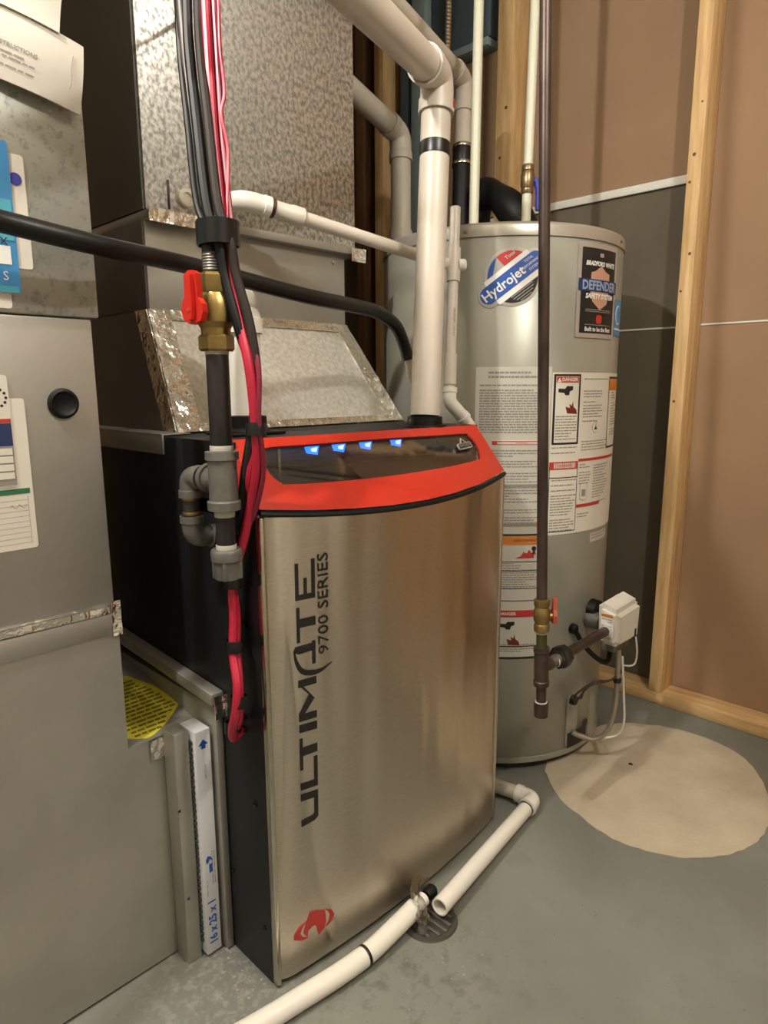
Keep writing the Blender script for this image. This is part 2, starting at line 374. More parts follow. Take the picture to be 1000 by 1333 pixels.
# scuffs and crumbs of the old paint in front of the drain
scuff = mat('worn_paint', '#a5a094', 0.8, col2='#8b877c', nscale=60)
for k in range(60):
    cx = random.uniform(-0.06, -0.005); cy = random.uniform(0.02, 0.15); r = random.uniform(0.0012, 0.0034)
    if k > 38: cx, cy = random.uniform(0.10, 0.34), random.uniform(-0.22, -0.13); r *= 0.7
    poly = [(cx + r * random.uniform(.5, 1.2) * math.cos(R(a)), cy + r * random.uniform(.5, 1.2) * math.sin(R(a))) for a in range(0, 360, 45)]
    MB().prism(poly, lambda a, b: (a, b, 0.0008), lambda a, b: (a, b, 0.0001)).build('paint_chip', scuff, floor, smooth=False)

# ---------------------------------------------------------------- furnace
W = 0.625
fur = thing('furnace', (0.3125, 0.37, 0), 'gas furnace with a brushed steel bowed door and glossy red sloped top', 'furnace')
def kx(x): t = (x - W / 2) / (W / 2); return max(0.0, 1 - t * t)
def bulge(x, z): return (0.022 + 0.023 * max(0, min(1, z / 0.8))) * kx(x)
def ztop(x): return 0.812 - 0.020 * kx(x)
def edge_roll(x):
    u = min(x, W - x); return 0.010 * (1 - u / 0.032) ** 2 if u < 0.032 else 0.0
def door(x, z, off=0.0): return (x, -bulge(x, z) - 0.004 + edge_roll(x) - off, z)
mb = MB()
mb.box((0, 0.21, 0.0), (W, 0.76, 0.915), 0.003)
mb.box((0, 0.012, 0.0), (W, 0.21, 0.80), 0.002)
mb.box((0, 0.012, 0.80), (0.012, 0.21, 0.822), 0); mb.box((0, 0.072, 0.80), (0.012, 0.21, 0.915), 0); mb.box((W - 0.012, 0.072, 0.80), (W, 0.21, 0.915), 0)
mb.box((0.012, 0.083, 0.903), (W - 0.012, 0.21, 0.915), 0)
mb.build('cabinet', M_charc, fur, 'black powder coated cabinet')
# stainless door
mb = MB(); NU, NV = 96, 12; z0 = 0.012
mb.quadgrid(lambda u, v: door(W * u, z0 + (ztop(W * u) - z0) * v), NU, NV)
mb.quadgrid(lambda u, v: (W * u, 0.0115, z0 + (ztop(W * u) - z0) * v), NU, NV)
for v in (0, 1):
    mb.quadgrid(lambda u, q: tuple(Vector(door(W * u, z0 + (ztop(W * u) - z0) * v)) * (1 - q) + Vector((W * u, 0.0115, z0 + (ztop(W * u) - z0) * v)) * q), NU, 1)
for u in (0, 1):
    mb.quadgrid(lambda v, q: tuple(Vector(door(W * u, z0 + (ztop(W * u) - z0) * v)) * (1 - q) + Vector((W * u, 0.0115, z0 + (ztop(W * u) - z0) * v)) * q), NV, 1)
dr = mb.build('front_door', M_steel, fur, 'bowed brushed stainless door', ang=60)
MB().box((-0.0015, -0.0035, 0.006), (0.0075, 0.0115, 0.81), 0.003, seg=3).build('edge_trim', M_steel_trim, dr, 'bright rolled edge')
MB().box((W - 0.008, -0.003, 0.006), (W + 0.001, 0.0115, 0.81), 0.003, seg=3).build('edge_trim', M_steel, dr)
MB().sweep([(W * k / 40, -bulge(W * k / 40, 0.8) - 0.001, ztop(W * k / 40) + 0.003) for k in range(41)], 0.0048, 8).build('door_gasket', M_rubber, fur, 'black strip under the red top')
# lettering on the door, running up the left edge
UL = 0.0315; A0 = 0.285; B0 = 0.0815      # letter height, start height, baseline
ua = (0.745 - A0) / 16.0
LET = []
def q4(*p): LET.append(list(p))
def rc(a0, a1, b0, b1, sk=0.0): q4((a0 + sk * b0, b0), (a1 + sk * b0, b0), (a1 + sk * b1, b1), (a0 + sk * b1, b1))
q4((0.28, 0), (1.78, 0), (1.78, .22), (0.60, .22), (0.50, .30), (0.42, 1), (0.0, 1), (0.10, .22))            # U: left stem and foot
rc(1.55, 1.98, 0.0, 1.0, 0.08)
rc(2.25, 2.68, 0.0, 1.0, 0.06); rc(2.6, 4.15, 0.0, 0.2)                                                        # L
rc(4.40, 4.92, 0.0, 0.9); rc(3.55, 5.5, 0.84, 1.0)                                                            # T
rc(5.80, 6.28, 0.0, 1.0, 0.05)                                                                               # I
rc(6.50, 6.92, 0.0, 1.0, 0.02); q4((6.52, 1.0), (7.0, 1.0), (8.0, .42), (7.72, .12)); q4((7.72, .12), (8.0, .42), (8.72, 1.0), (8.55, .72)); rc(8.55, 8.98, 0.0, 1.0, 0.0)   # M
q4((9.75, 0.02), (11.1, 0.02), (11.1, 0.2), (9.75, 0.2)); q4((10.55, 0.1), (11.0, 0.1), (10.95, 1.12), (10.65, 1.25), (10.5, .95))   # A: crossbar foot and right stem
rc(12.0, 12.5, 0.0, 0.92); rc(11.15, 13.15, 0.86, 1.02)                                                       # T
rc(13.55, 13.85, 0.0, 1.05); rc(13.55, 15.75, 0.0, 0.18); rc(13.6, 14.75, 0.44, 0.60); rc(13.55, 15.6, 0.88, 1.05)   # E
arc = [];  ctrl = [(10.75, 1.22), (10.0, 1.15), (9.35, 0.85), (9.1, 0.3), (9.15, -0.3), (9.55, -0.95)]; wd_ = [.05, .2, .28, .28, .2, .02]
sp = spline([(a, b, 0) for a, b in ctrl], 6); n = len(sp)
for i, p in enumerate(sp): arc.append((p.x, p.y))
back = []
for i, p in reversed(list(enumerate(sp))):
    f = i / (n - 1) * (len(wd_) - 1); k = min(int(f), len(wd_) - 2); w_ = wd_[k] * (1 - f + k) + wd_[k + 1] * (f - k)
    t = (sp[min(i + 1, n - 1)] - sp[max(i - 1, 0)]).normalized(); back.append((p.x - t.y * w_ * 1.15, p.y + t.x * w_ * .9))
LET.append(arc + back)
fm = lambda off: (lambda a, b: door(B0 - b * UL, A0 + a * ua, off))
mb = MB()
for pl in LET: mb.prism(pl, fm(0.0012), fm(0.0002))
mb.build('door_lettering', M_ink, dr, 'large black angular letters running up the door', smooth=False)
lettering('door_lettering', '9700 SERIES', 0.0262, lambda a, b: door(0.0965 - b, 0.661 + a, 0.0012), M_ink, dr, sx=1.27)
# red flame emblem
def emb(a, b, off=0.0012): return door(0.070 + a, 0.093 + b, off)
EM = [[(160,530),(180,525),(205,525),(207,545),(208,575),(203,600),(185,630),(180,605),(176,586),(165,592),(152,612),(150,636),(139,622),(145,592),(151,566)],
      [(204,521),(225,522),(234,540),(229,570),(207,597),(218,570),(221,545),(215,530)],
      [(149,568),(128,592),(111,625),(110,648),(135,651),(152,638),(137,637),(129,622),(135,597)]]
for q in EM:
    poly = [((zx - 171) * .38 * .00173, -((zy - 585) * .38 + .75 * (zx - 171) * .38) * .00122 - .005) for zx, zy in q]
    MB().prism(poly, lambda a, b: emb(a, b), lambda a, b: emb(a, b, 0.0002)).build('flame_emblem', M_inkred, dr, smooth=False)
# red sloped top with the window
def red(s_, t, off=0.0):
    k = 1 - (2 * s_ - 1) ** 2
    P0 = Vector((W * s_, -0.046 * k - 0.0005, 0.822 - 0.02 * k)); P1 = Vector((0.012 + 0.607 * s_, 0.083 - 0.012 * s_, 0.918 - 0.003 * s_))
    p = P0 + (P1 - P0) * t
    return tuple(p + Vector((0, -0.72, 0.69)) * off)
win = [(0.058, 0.80), (0.065, 0.50), (0.085, 0.37), (0.105, 0.345), (0.30, 0.36), (0.56, 0.37), (0.86, 0.355), (0.905, 0.38), (0.935, 0.60), (0.925, 0.80), (0.905, 0.845), (0.75, 0.865), (0.50, 0.885), (0.25, 0.875), (0.10, 0.865)]
ww = [(v.x, v.y) for v in spline([(a, b, 0) for a, b in win] + [(win[0][0], win[0][1], 0)], 5)[:-1]]
cxw, cyw = 0.5, 0.62
mb = MB(); inner = ww; NR = 5; ring = []
for (a, b) in inner:
    da, db = a - cxw, b - cyw; ts = []
    if abs(da) > 1e-9: ts += [((1 if da > 0 else 0) - cxw) / da]
    if abs(db) > 1e-9: ts += [((1 if db > 0 else 0) - cyw) / db]
    t = min(x for x in ts if x > 0); ring.append((cxw + da * t, cyw + db * t))
# add exact corners by snapping the nearest ring point
for c in ((0, 0), (1, 0), (1, 1), (0, 1)):
    i = min(range(len(ring)), key=lambda i: (ring[i][0] - c[0]) ** 2 + ((ring[i][1] - c[1]) * .25) ** 2); ring[i] = c
n = len(ring); vs = []
for j in range(NR + 1):
    for i in range(n):
        q = j / NR; vs.append(red(ring[i][0] * (1 - q) + inner[i][0] * q, ring[i][1] * (1 - q) + inner[i][1] * q))
for i in range(n): vs.append(red(inner[i][0], inner[i][1], -0.006))
fs = [(j * n + i, j * n + (i + 1) % n, (j + 1) * n + (i + 1) % n, (j + 1) * n + i) for j in range(NR + 1) for i in range(n)]
mb.add(vs, fs)
# sides of the red hood
mb.add([red(0, 0), (0.0, 0.048, 0.838), (0.004, 0.083, 0.9025), red(0, 1), red(0, .5)], [(0, 1, 2, 3, 4)])
mb.add([red(1, 0), (W, 0.048, 0.838), (W - 0.004, 0.075, 0.9025), red(1, 1), red(1, .5)], [(0, 1, 2, 3, 4)])
hood = mb.build('red_hood', M_red, fur, 'glossy red sloped hood', ang=40)
mb = MB(); mb.prism(ww, lambda a, b: red(a, b, -0.004), lambda a, b: red(a, b, -0.006)); mb.build('window_pane', M_glass, hood, 'dark viewing window', smooth=False)
mb = MB()
for i in range(n):
    a, b = inner[i], inner[(i + 1) % n]
    def o(p, k): return red(p[0] + (cxw - p[0]) * k * .35, p[1] + (cyw - p[1]) * k, -0.0035)
    mb.add([red(a[0], a[1], -0.0035), red(b[0], b[1], -0.0035), o(b, .045), o(a, .045)], [(0, 1, 2, 3)])
mb.build('window_gasket', M_ink, hood)
# badge in the window corner
def bd(a, b, off=0.001): p = Vector(red(0.86, 0.64, off)); return tuple(p + Vector((0.985, 0.12, 0.05)) * a + Vector((-0.03, 0.62, 0.78)) * b)
mb = MB(); mb.prism(rrect(-0.026, -0.009, 0.026, 0.005, 0.004), lambda a, b: bd(a, b, 0.002), lambda a, b: bd(a, b, 0.0)); mb.prism([(-0.014, 0.004), (0.012, 0.004), (0.0, 0.017)], lambda a, b: bd(a, b, 0.002), lambda a, b: bd(a, b, 0.0))
bad = mb.build('badge', M_silver, hood, 'small silver badge on the window', smooth=False)
mb = MB(); mb.prism(rrect(-0.0235, -0.0068, 0.0235, 0.003, 0.003), lambda a, b: bd(a, b, 0.0026), lambda a, b: bd(a, b, 0.0021)); mb.prism([(-0.007, 0.005), (0.006, 0.005), (0.0, 0.013)], lambda a, b: bd(a, b, 0.0026), lambda a, b: bd(a, b, 0.0021)); mb.build('badge_face', M_ink, bad, smooth=False)
lettering('badge_lettering', 'NAPOLEON', 0.0085, lambda a, b: bd(a, b - 0.002, 0.003), M_silver, bad)
# burners behind the window
mb = MB(); mb.box((0.02, 0.17, 0.801), (W - 0.02, 0.208, 0.90), 0.002)
bb = mb.build('burner_box', mat('dull_steel', '#6b675e', 0.5, 0.7), fur, 'dull steel burner box behind the window')
for k in range(2): MB().sweep([(0.09 + k * 0.03, 0.11, 0.801), (0.09 + k * 0.03, 0.11, 0.90)], 0.004, 8).build('igniter_tube', M_steel_trim, bb)
MB().sweep([(0.05, 0.13, 0.862), (0.58, 0.13, 0.862)], 0.009, 10).build('gas_manifold', M_iron, bb)
for (x, m_) in ((0.200, M_flame), (0.264, M_flame), (0.333, M_flame), (0.418, M_flame)):
    fp = [(-0.015, 0.005), (0.017, 0.009), (0.013, -0.001), (0.011, -0.010), (0.002, -0.008), (-0.010, -0.006)]
    mb = MB(); mb.prism(fp, lambda a, b: (x + a, 0.115 + 0.1 * a, 0.888 + b), lambda a, b: (x + a, 0.123 + 0.1 * a, 0.888 + b)); fl = mb.build('burner_flame', m_, bb, 'blue gas flame', smooth=False)
    fc_ = [(p[0] * .5 + .001, p[1] * .45) for p in fp]
    mb = MB(); mb.prism(fc_, lambda a, b: (x + a, 0.1135 + 0.1 * a, 0.888 + b), lambda a, b: (x + a, 0.1145 + 0.1 * a, 0.888 + b)); mb.build('flame_core', M_flame2, fl, smooth=False)
# cabinet side: holes, screws, grommets
for (y, z, r) in ((0.043, 0.325, 0.0065), (0.064, 0.476, 0.008), (0.045, 0.632, 0.010), (0.11, 0.432, 0.008), (0.12, 0.16, 0.004), (0.03, 0.10, 0.004), (0.075, 0.45, 0.006)):
    mb = MB(); mb.lathe((0.0002, y, z), (-1, 0, 0), [(0, r), (0.002, r), (0.0026, r * 0.85), (0.0026, r * 0.6), (0.001, r * 0.5), (0.001, 0)], 16, ends=False); mb.build('cable_grommet', M_rubber, fur)
# collars on the cabinet top
def collar(x, y, r, pl, name):
    mb = MB(); mb.box((x - pl, y - pl * .8, 0.9155), (x + pl, y + pl * .8, 0.921), 0.002); mb.lathe((x, y, 0.921), (0, 0, 1), [(0, r + .012), (0.006, r + .009), (0.007, r + 0.0075), (0.026, r + 0.0065), (0.027, r + 0.001)], 28)
    mb.build(name, M_rubber, fur)
collar(0.122, 0.205, 0.0302, 0.055, 'intake_collar')
mb = MB(); mb.lathe((0.505, 0.118, 0.9155), (0, 0, 1), [(0, 0.047), (0.004, 0.046), (0.005, 0.037), (0.02, 0.036), (0.021, 0.031)], 32); mb.build('vent_collar', M_rubber, fur)

# ---------------------------------------------------------------- supply ductwork above the furnace
sup = thing('supply_duct', (0.33, 0.62, 0.9165), 'tall spangled galvanised supply plenum with sloping transition on top of the furnace', 'duct')
x0, x1, yf, yb = 0.072, 0.598, 0.42, 1.55
MB().box((x0, yf, 1.318), (x1, yb, 2.44), 0.003).build('plenum', M_galv, sup, 'shiny spangled upper plenum')
mb = MB(); mb.box((x0 - 0.004, yf - 0.016, 1.300), (x1 + 0.012, yb, 1.316), 0.002); mb.build('flange', M_galv_dull, sup)
mb = MB(); mb.box((0.068, yf + 0.004, 1.135), (0.566, yb, 1.300), 0.002); lowb = mb.build('lower_section', M_galv_dull, sup, 'dull lower plenum section')
for (x, z) in ((0.23, 1.27), (0.53, 1.28), (0.30, 1.16)):
    MB().lathe((x, yf + 0.0045, z), (0, -1, 0), [(0, 0.006), (0.003, 0.005), (0.004, 0.003)], 8).build('screw', M_steel_trim, lowb)
# transition: slanted front, straight sides
bot = [(0.045, 0.30), (0.632, 0.30), (0.62, 0.74), (0.045, 0.74)]; top = [(0.066, 0.424), (0.566, 0.424), (0.566, 0.74), (0.066, 0.74)]
zb, zt = 0.9165, 1.14
mb = MB(); vs = [(x, y, zb) for x, y in bot] + [(x, y, zt) for x, y in top]
mb.add(vs, [(0, 1, 5, 4), (1, 2, 6, 5), (2, 3, 7, 6), (3, 0, 4, 7), (3, 2, 1, 0), (4, 5, 6, 7)])
tr = mb.build('transition', M_galv_bright, sup, 'sloping sheet metal transition', smooth=False)
mb = MB(); mb.box((-0.004, 0.27, 0.884), (-0.0008, 0.74, 0.9164), 0.0005); mb.box((-0.004, 0.27, 0.9166), (0.05, 0.74, 0.9185), 0.0005); mb.build('side_flange', M_galv_dull, sup)
M_shaded_duct = mat('shaded_duct_steel', '#57534c')  # dark tone puts the shade of the duct's left faces into the colour
MB().box((0.0638, yf + 0.006, 1.141), (0.0678, yb, 1.299), 0.0008).build('shade_panel', M_shaded_duct, sup, 'added dark sheet for the shade on the left face')
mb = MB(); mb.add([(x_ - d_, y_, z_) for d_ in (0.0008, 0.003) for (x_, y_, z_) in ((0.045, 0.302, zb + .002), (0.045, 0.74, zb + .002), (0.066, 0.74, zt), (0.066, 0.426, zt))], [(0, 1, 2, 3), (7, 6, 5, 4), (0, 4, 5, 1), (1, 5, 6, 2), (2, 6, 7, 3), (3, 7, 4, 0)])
mb.build('shade_panel', M_shaded_duct, sup, smooth=False)  # added sheet, darkens the transition's left side as if shaded
def front(u, v, off=0.0):     # point on the slanted front
    a = Vector((0.045 + (0.632 - 0.045) * u, 0.30, zb)); b = Vector((0.066 + (0.566 - 0.066) * u, 0.424, zt))
    return a + (b - a) * v + Vector((0, -0.874, 0.485)) * off
def foil(fn, nu, nv, amp, seed, name='foil_tape', par=None):
    rd = random.Random(seed); mb = MB()
    nz = lambda u, v: noise.noise(Vector((u * nu * .45 + seed, v * nv * .45, seed * 1.7)))
    mb.quadgrid(lambda u, v: fn(u, v, 0.0025 + amp * nz(u, v)), nu, nv)
    mb.quadgrid(lambda u, v: fn(u, v, 0.0004), nu, nv)
    for v in (0, 1): mb.quadgrid(lambda u, q: fn(u, v, 0.0004 + q * (0.0021 + amp * nz(u, v))), nu, 1)
    for u in (0, 1): mb.quadgrid(lambda v, q: fn(u, v, 0.0004 + q * (0.0021 + amp * nz(u, v))), nv, 1)
    return mb.build(name, M_foil, par, ang=70)
foil(lambda u, v, o: tuple(front(-0.004 + 0.085 * u, v, o)), 5, 26, 0.0022, 3, par=sup)
foil(lambda u, v, o: tuple(front(0.925 + 0.08 * u, v, o)), 5, 26, 0.0018, 5, par=sup)
foil(lambda u, v, o: tuple(front(0.06 + 0.88 * u, 0.92 + 0.085 * v, o + 0.001)), 40, 3, 0.0014, 8, par=sup)
foil(lambda u, v, o: tuple(front(0.0 + 1.0 * u, 0.0 + 0.06 * v, o + 0.001)), 40, 3, 0.0014, 9, par=sup)
# the left corner of the transition, wrapped in foil
def lside(u, v, o):
    a = Vector((0.045, 0.30 + 0.045 * u, zb)); b = Vector((0.066, 0.424 + 0.045 * u, zt)); return tuple(a + (b - a) * v + Vector((-1, 0, 0.09)) * (o + .0028))
foil(lside, 5, 24, 0.002, 12, par=sup)
def pst(u, v, o): return (x0 - 0.006 + 0.11 * u, yf - 0.018 - o, 1.294 + 0.024 * v)
foil(pst, 22, 5, 0.004, 14, par=sup)
MB().box((0.0675, yf + 0.004, 1.318), (0.0716, yb, 2.44), 0.0008).build('shade_panel', mat('shaded_duct_steel', '#57534c', 0.5, 0.7, col2='#625e56', nscale=3), sup, 'added dark sheet for the shade on the left face')  # added sheet over the plenum's left face, shade painted as dark steel
foil(lambda u, v, o: (x1 - 0.03 + 0.045 * u, yf - 0.018 - o, 1.285 + 0.03 * v), 6, 4, 0.003, 15, par=sup)
# hole in the plenum with a cable entering, capped drain port
MB().lathe((0.163, yf - 0.0002, 1.652), (0, -1, 0), [(0, 0.010), (0.003, 0.011), (0.003, 0.006), (0.001, 0.005), (0.001, 0)], 16, ends=False).build('cable_hole', M_ink, sup)
mb = MB(); mb.lathe((0.150, yf - 0.0002, 1.348), (0, -1, 0), [(0, 0.017), (0.012, 0.017), (0.014, 0.015), (0.014, 0.010), (0.010, 0.009), (0.010, 0)], 20, ends=False); mb.build('drain_port', M_pvc, sup)
mb = MB(); mb.box((0.116, yf - 0.003, 1.325), (0.120, yf - 0.0003, 1.376), 0.001); mb.build('port_bracket', M_iron, sup)

# ---------------------------------------------------------------- return ductwork at the left
ret = thing('return_duct', (-0.45, 0.45, 0), 'wide galvanised return air drop and boot at the left of the furnace', 'duct')
YR = 0.19
MB().box((-0.78, YR, 0.655), (-0.142, 0.72, 1.094), 0.004).build('drop', M_galv_dull, ret, 'plain grey sheet metal drop')
MB().box((-0.78, YR - 0.004, 1.0945), (-0.132, 0.73, 1.44), 0.004).build('cap_section', M_galv_cap, ret, 'mottled galvanised upper box')
MB().box((-0.78, YR + 0.006, 1.078), (-0.146, 0.71, 1.0942), 0.002).build('seam', M_galv_dull, ret)
MB().box((-0.76, YR + 0.03, 1.4402), (-0.172, 0.70, 2.44), 0.004).build('upper_section', M_cream, ret, 'pale upper section')
# boot
mb = MB(); yb_ = 0.72
A = [(-0.78, YR, 0.012), (-0.062, YR, 0.004), (-0.062, YR, 0.418), (-0.139, YR, 0.422), (-0.139, YR, 0.655), (-0.78, YR, 0.655)]
B = [(-0.78, yb_, 0.004), (-0.062, yb_, 0.004), (-0.062, yb_, 0.49), (-0.139, yb_, 0.49), (-0.139, yb_, 0.655), (-0.78, yb_, 0.655)]
mb.add(A + B, [(0, 1, 2, 3, 4, 5), (11, 10, 9, 8, 7, 6)] + [(i, i + 6, (i + 1) % 6 + 6, (i + 1) % 6) for i in range(6)])
mb.build('boot', M_galv_dull, ret, 'large plain sheet metal boot on the floor', smooth=False)
# rack between the boot and the furnace side
mb = MB(); mb.box((-0.080, 0.150, 0.0), (-0.0535, 0.189, 0.437), 0.002); mb.build('rack_channel', M_galv_dull, ret, 'grey channel beside the filter')
mb = MB(); mb.box((-0.0145, 0.128, 0.003), (-0.0012, 0.70, 0.470), 0.0015); mb.build('rack_flange', M_galv_dull, ret, 'bright flange against the furnace')
mb = MB()
mb.add([(-0.139, 0.1895, 0.4235), (-0.0015, 0.1895, 0.4235), (-0.0015, 0.70, 0.4985), (-0.139, 0.70, 0.4985), (-0.139, 0.1895, 0.4215), (-0.0015, 0.1895, 0.4215), (-0.0015, 0.70, 0.4965), (-0.139, 0.70, 0.4965)], [(0, 1, 2, 3), (7, 6, 5, 4), (0, 4, 5, 1), (1, 5, 6, 2), (2, 6, 7, 3), (3, 7, 4, 0)])
mb.build('boot_shoulder', M_galv_dull, ret, smooth=False, fix=False)
mb = MB(); mb.box((-0.026, 0.12, 0.478), (-0.0012, 0.70, 0.500), 0.004, rot=Matrix.Rotation(R(3.0), 3, 'X'), piv=(0, 0.12, 0.48)); mb.build('shoulder_flange', M_galv_dull, ret)
foil(lambda u, v, o: (-0.75 + 0.614 * u, YR - 0.0006 - o, 0.660 + 0.011 * v - 0.004 * u), 60, 2, 0.0010, 21, par=ret)
MB().box((-0.76, YR - 0.003, 0.622), (-0.1375, YR - 0.0003, 0.655), 0.0012).build('seam_band', M_galv_dull, ret)
foil(lambda u, v, o: (-0.150 + 0.014 * u, YR - 0.0006 - o - .003, 0.620 + 0.055 * v), 3, 8, 0.0025, 22, par=ret)
foil(lambda u, v, o: (-0.104 + 0.024 * u, YR - 0.003 - o, 0.388 + 0.036 * v), 6, 8, 0.004, 23, par=ret)
foil(lambda u, v, o: (-0.022 + 0.022 * u, 0.118 - o, 0.455 + 0.04 * v), 5, 7, 0.005, 24, par=ret)
mb = MB(); mb.box((-0.075, 0.186, 0.02), (-0.071, 0.1895, 0.40), 0.001); mb.build('bead', M_steel_trim, ret)
mb = MB(); mb.lathe((-0.192, YR - 0.0003, 0.976), (0, -1, 0), [(0, 0.0215), (0.004, 0.0205), (0.006, 0.017), (0.004, 0.0145), (0.003, 0.013), (0.003, 0)], 28, ends=False); mb.build('hole_plug', M_rubber, ret, 'round black rubber plug')
for (x, z) in ((-0.073, 0.13), (-0.079, 0.30)):
    MB().lathe((x, 0.1498 if x > -.078 else .1498, z), (0, -1, 0), [(0, 0.003), (0.002, 0.002)], 8).build('screw', M_iron, ret)
# stickers on the return drop
def sheet(name, x0, x1, z0, z1, y, m, par, label=None, r=0.004, tilt=0.0):
    c, s_ = math.cos(tilt), math.sin(tilt); xc, zc = (x0 + x1) / 2, (z0 + z1) / 2
    f = lambda yy: (lambda a, b: (xc + (a - xc) * c - (b - zc) * s_, yy, zc + (a - xc) * s_ + (b - zc) * c))
    mb = MB(); mb.prism(rrect(x0, z0, x1, z1, r), f(y - 0.0012), f(y)); o = mb.build(name, m, par, label, smooth=False); return o, f
yc = YR - 0.0043
st, f = sheet('sticker', -0.33, -0.2345, 1.12, 1.305, yc - 0.0014, M_skyblue, ret, 'blue sticker at the picture edge')
g = f(yc - 0.0032)
for (a0, a1, b0, b1, m_) in ((-0.33, -0.237, 1.185, 1.235, M_inkteal), (-0.33, -0.243, 1.155, 1.178, M_white), (-0.33, -0.237, 1.12, 1.128, M_inkteal)):
    mb = MB(); mb.add([g(a0, b0), g(a1, b0), g(a1, b1), g(a0, b1)], [(0, 1, 2, 3)]); mb.build('print', m_, st, smooth=False)
lettering('print', 'S', 0.016, lambda a, b: f(yc - 0.004)(a, b), M_white, st, ca=-0.252, cb=1.14)
lettering('print', 'AX', 0.014, lambda a, b: f(yc - 0.004)(a, b), M_ink, st, ca=-0.255, cb=1.183)
st, f = sheet('sticker', -0.33, -0.2165, 1.152, 1.292, yc, M_label, ret, 'white card behind the blue sticker')
mb = MB(); g = f(yc - 0.0015); mb.prism(circle(-0.2285, 1.262, 0.008, 16), g, f(yc - 0.0013)); mb.build('print', M_inkpurple, st, smooth=False)
st, f = sheet('sticker', -0.33, -0.247, 1.10, 1.15, yc, M_label, ret, 'white card corner')
yd = YR - 0.0004
st, f = sheet('sticker', -0.36, -0.2435, 0.778, 0.984, yd, M_label, ret, 'white service record card with a green band')
g = f(yd - 0.0015)
mb = MB(); mb.add([g(-0.36, .855), g(-.2475, .855), g(-.2475, .8625), g(-.36, .8625)], [(0, 1, 2, 3)]); mb.build('print', M_inkgreen, st, smooth=False)
mb = MB()
for k in range(9):
    z = 0.846 - k * 0.0075; mb.add([g(-.36, z), g(-.252, z), g(-.252, z + .0006), g(-.36, z + .0006)], [(0, 1, 2, 3)])
mb.add([g(-.2515, .785), g(-.2509, .785), g(-.2509, .852), g(-.2515, .852)], [(0, 1, 2, 3)]); mb.build('print', M_inkgrey, st, smooth=False)
mb = MB(); mb.sweep([g(-.275 + .003 * k, .838 + .003 * math.sin(k * 1.9)) for k in range(8)], 0.0004, 5); mb.build('handwriting', M_inkgrey, st)
ye = yd - 0.0014
st, f = sheet('sticker', -0.36, -0.2625, 0.866, 1.015, ye, M_label, ret, 'white and navy contact sticker')
g = f(ye - 0.0015)
for (a0, a1, b0, b1, m_) in ((-.36, -.263, .952, .9575, M_inkred), (-.36, -.263, .921, .9515, M_inknavy), (-.36, -.263, .868, .9205, M_inkgrey)):
    mb = MB(); mb.add([g(a0, b0), g(a1, b0), g(a1, b1), g(a0, b1)], [(0, 1, 2, 3)]); mb.build('print', m_, st, smooth=False)
mb = MB()
for k in range(4): z = 0.877 + k * 0.0108; g2 = f(ye - 0.002); mb.add([g2(-.36, z), g2(-.265, z), g2(-.265, z + .009), g2(-.36, z + .009)], [(0, 1, 2, 3)])
mb.build('print', M_label, st, smooth=False)
mb = MB()
for a in range(-60, 61, 30): mb.prism(circle(-.278 + .012 * math.cos(R(a)), .985 + .012 * math.sin(R(a)), .002, 8), g, f(ye - .0013))
mb.build('print', M_ink, st, smooth=False)
# yellow warning sticker on the boot shoulder
def ysh(a, b, off=0.0):
    t = (b - 0.1895) / 0.5105; return (a, b, 0.4235 + 0.075 * t + off)
yp = [(-0.138, 0.222), (-0.120, 0.206), (-0.103, 0.196), (-0.092, 0.197), (-0.056, 0.218), (-0.008, 0.258), (-0.008, 0.268), (-0.020, 0.334), (-0.044, 0.394), (-0.138, 0.394)]
mb = MB(); mb.prism(yp, lambda a, b: ysh(a, b, .0008), lambda a, b: ysh(a, b, .0002)); yl = mb.build('warning_sticker', M_yellow, ret, 'yellow warning sticker', smooth=False)
mb = MB(); rd = random.Random(4)
for k in range(15):
    b = 0.208 + k * 0.0115; x_ = -0.132 if b > .222 else -.118
    xe = -0.07 + (b - .208) * 1.1 if b < .262 else -0.014 - (b - .262) * .25
    while x_ < xe - .006:
        w_ = min(rd.uniform(.008, .02), xe - x_); mb.add([ysh(x_, b, .0012), ysh(x_ + w_, b, .0012), ysh(x_ + w_, b + .0055, .0012), ysh(x_, b + .0055, .0012)], [(0, 1, 2, 3)]); x_ += w_ + .002
mb.build('print', mat('olive_ink', '#6e6a22', .6), yl, smooth=False)

# instruction envelope hanging at the top left
env = thing('instruction_envelope', (-0.19, 0.17, 1.36), 'crumpled white instruction envelope on the return duct at the upper left', 'envelope')
def ev(a, b, off=0.0):
    t = R(-10); x = a * math.cos(t) - b * math.sin(t); z = a * math.sin(t) + b * math.cos(t)
    return (-0.128 + x, 0.1745 - off + 0.004 * math.sin(a * 30) + 0.003 * math.sin(b * 45), 1.437 + z)
mb = MB(); mb.quadgrid(lambda u, v: ev(-0.30 + 0.30 * u - .004 * v, -0.082 + 0.086 * v, 0.003), 30, 8); mb.quadgrid(lambda u, v: ev(-0.30 + 0.30 * u - .004 * v, -0.082 + 0.086 * v, 0.0), 30, 8); mb.build('pouch', M_paper, env)
lettering('print', 'INSTALL INSTRUCTIONS', 0.0072, lambda a, b: ev(a, b, 0.0036), M_inkgrey, env, align='RIGHT', ca=-0.060, cb=-0.041, bold=.0002)
mb = MB(); rows(mb, lambda a, b: ev(a, b, 0.0036), -0.2, -0.062, -0.076, -0.049, 0.0052, 0.0017, 0.95, 5); mb.build('print', M_inkgrey, env, smooth=False)
mb = MB(); mb.sweep([ev(-.018 + .001 * math.sin(k), -.058 + k * .006, .0038) for k in range(8)], .0005, 5); mb.build('crease', M_inkgrey, env)
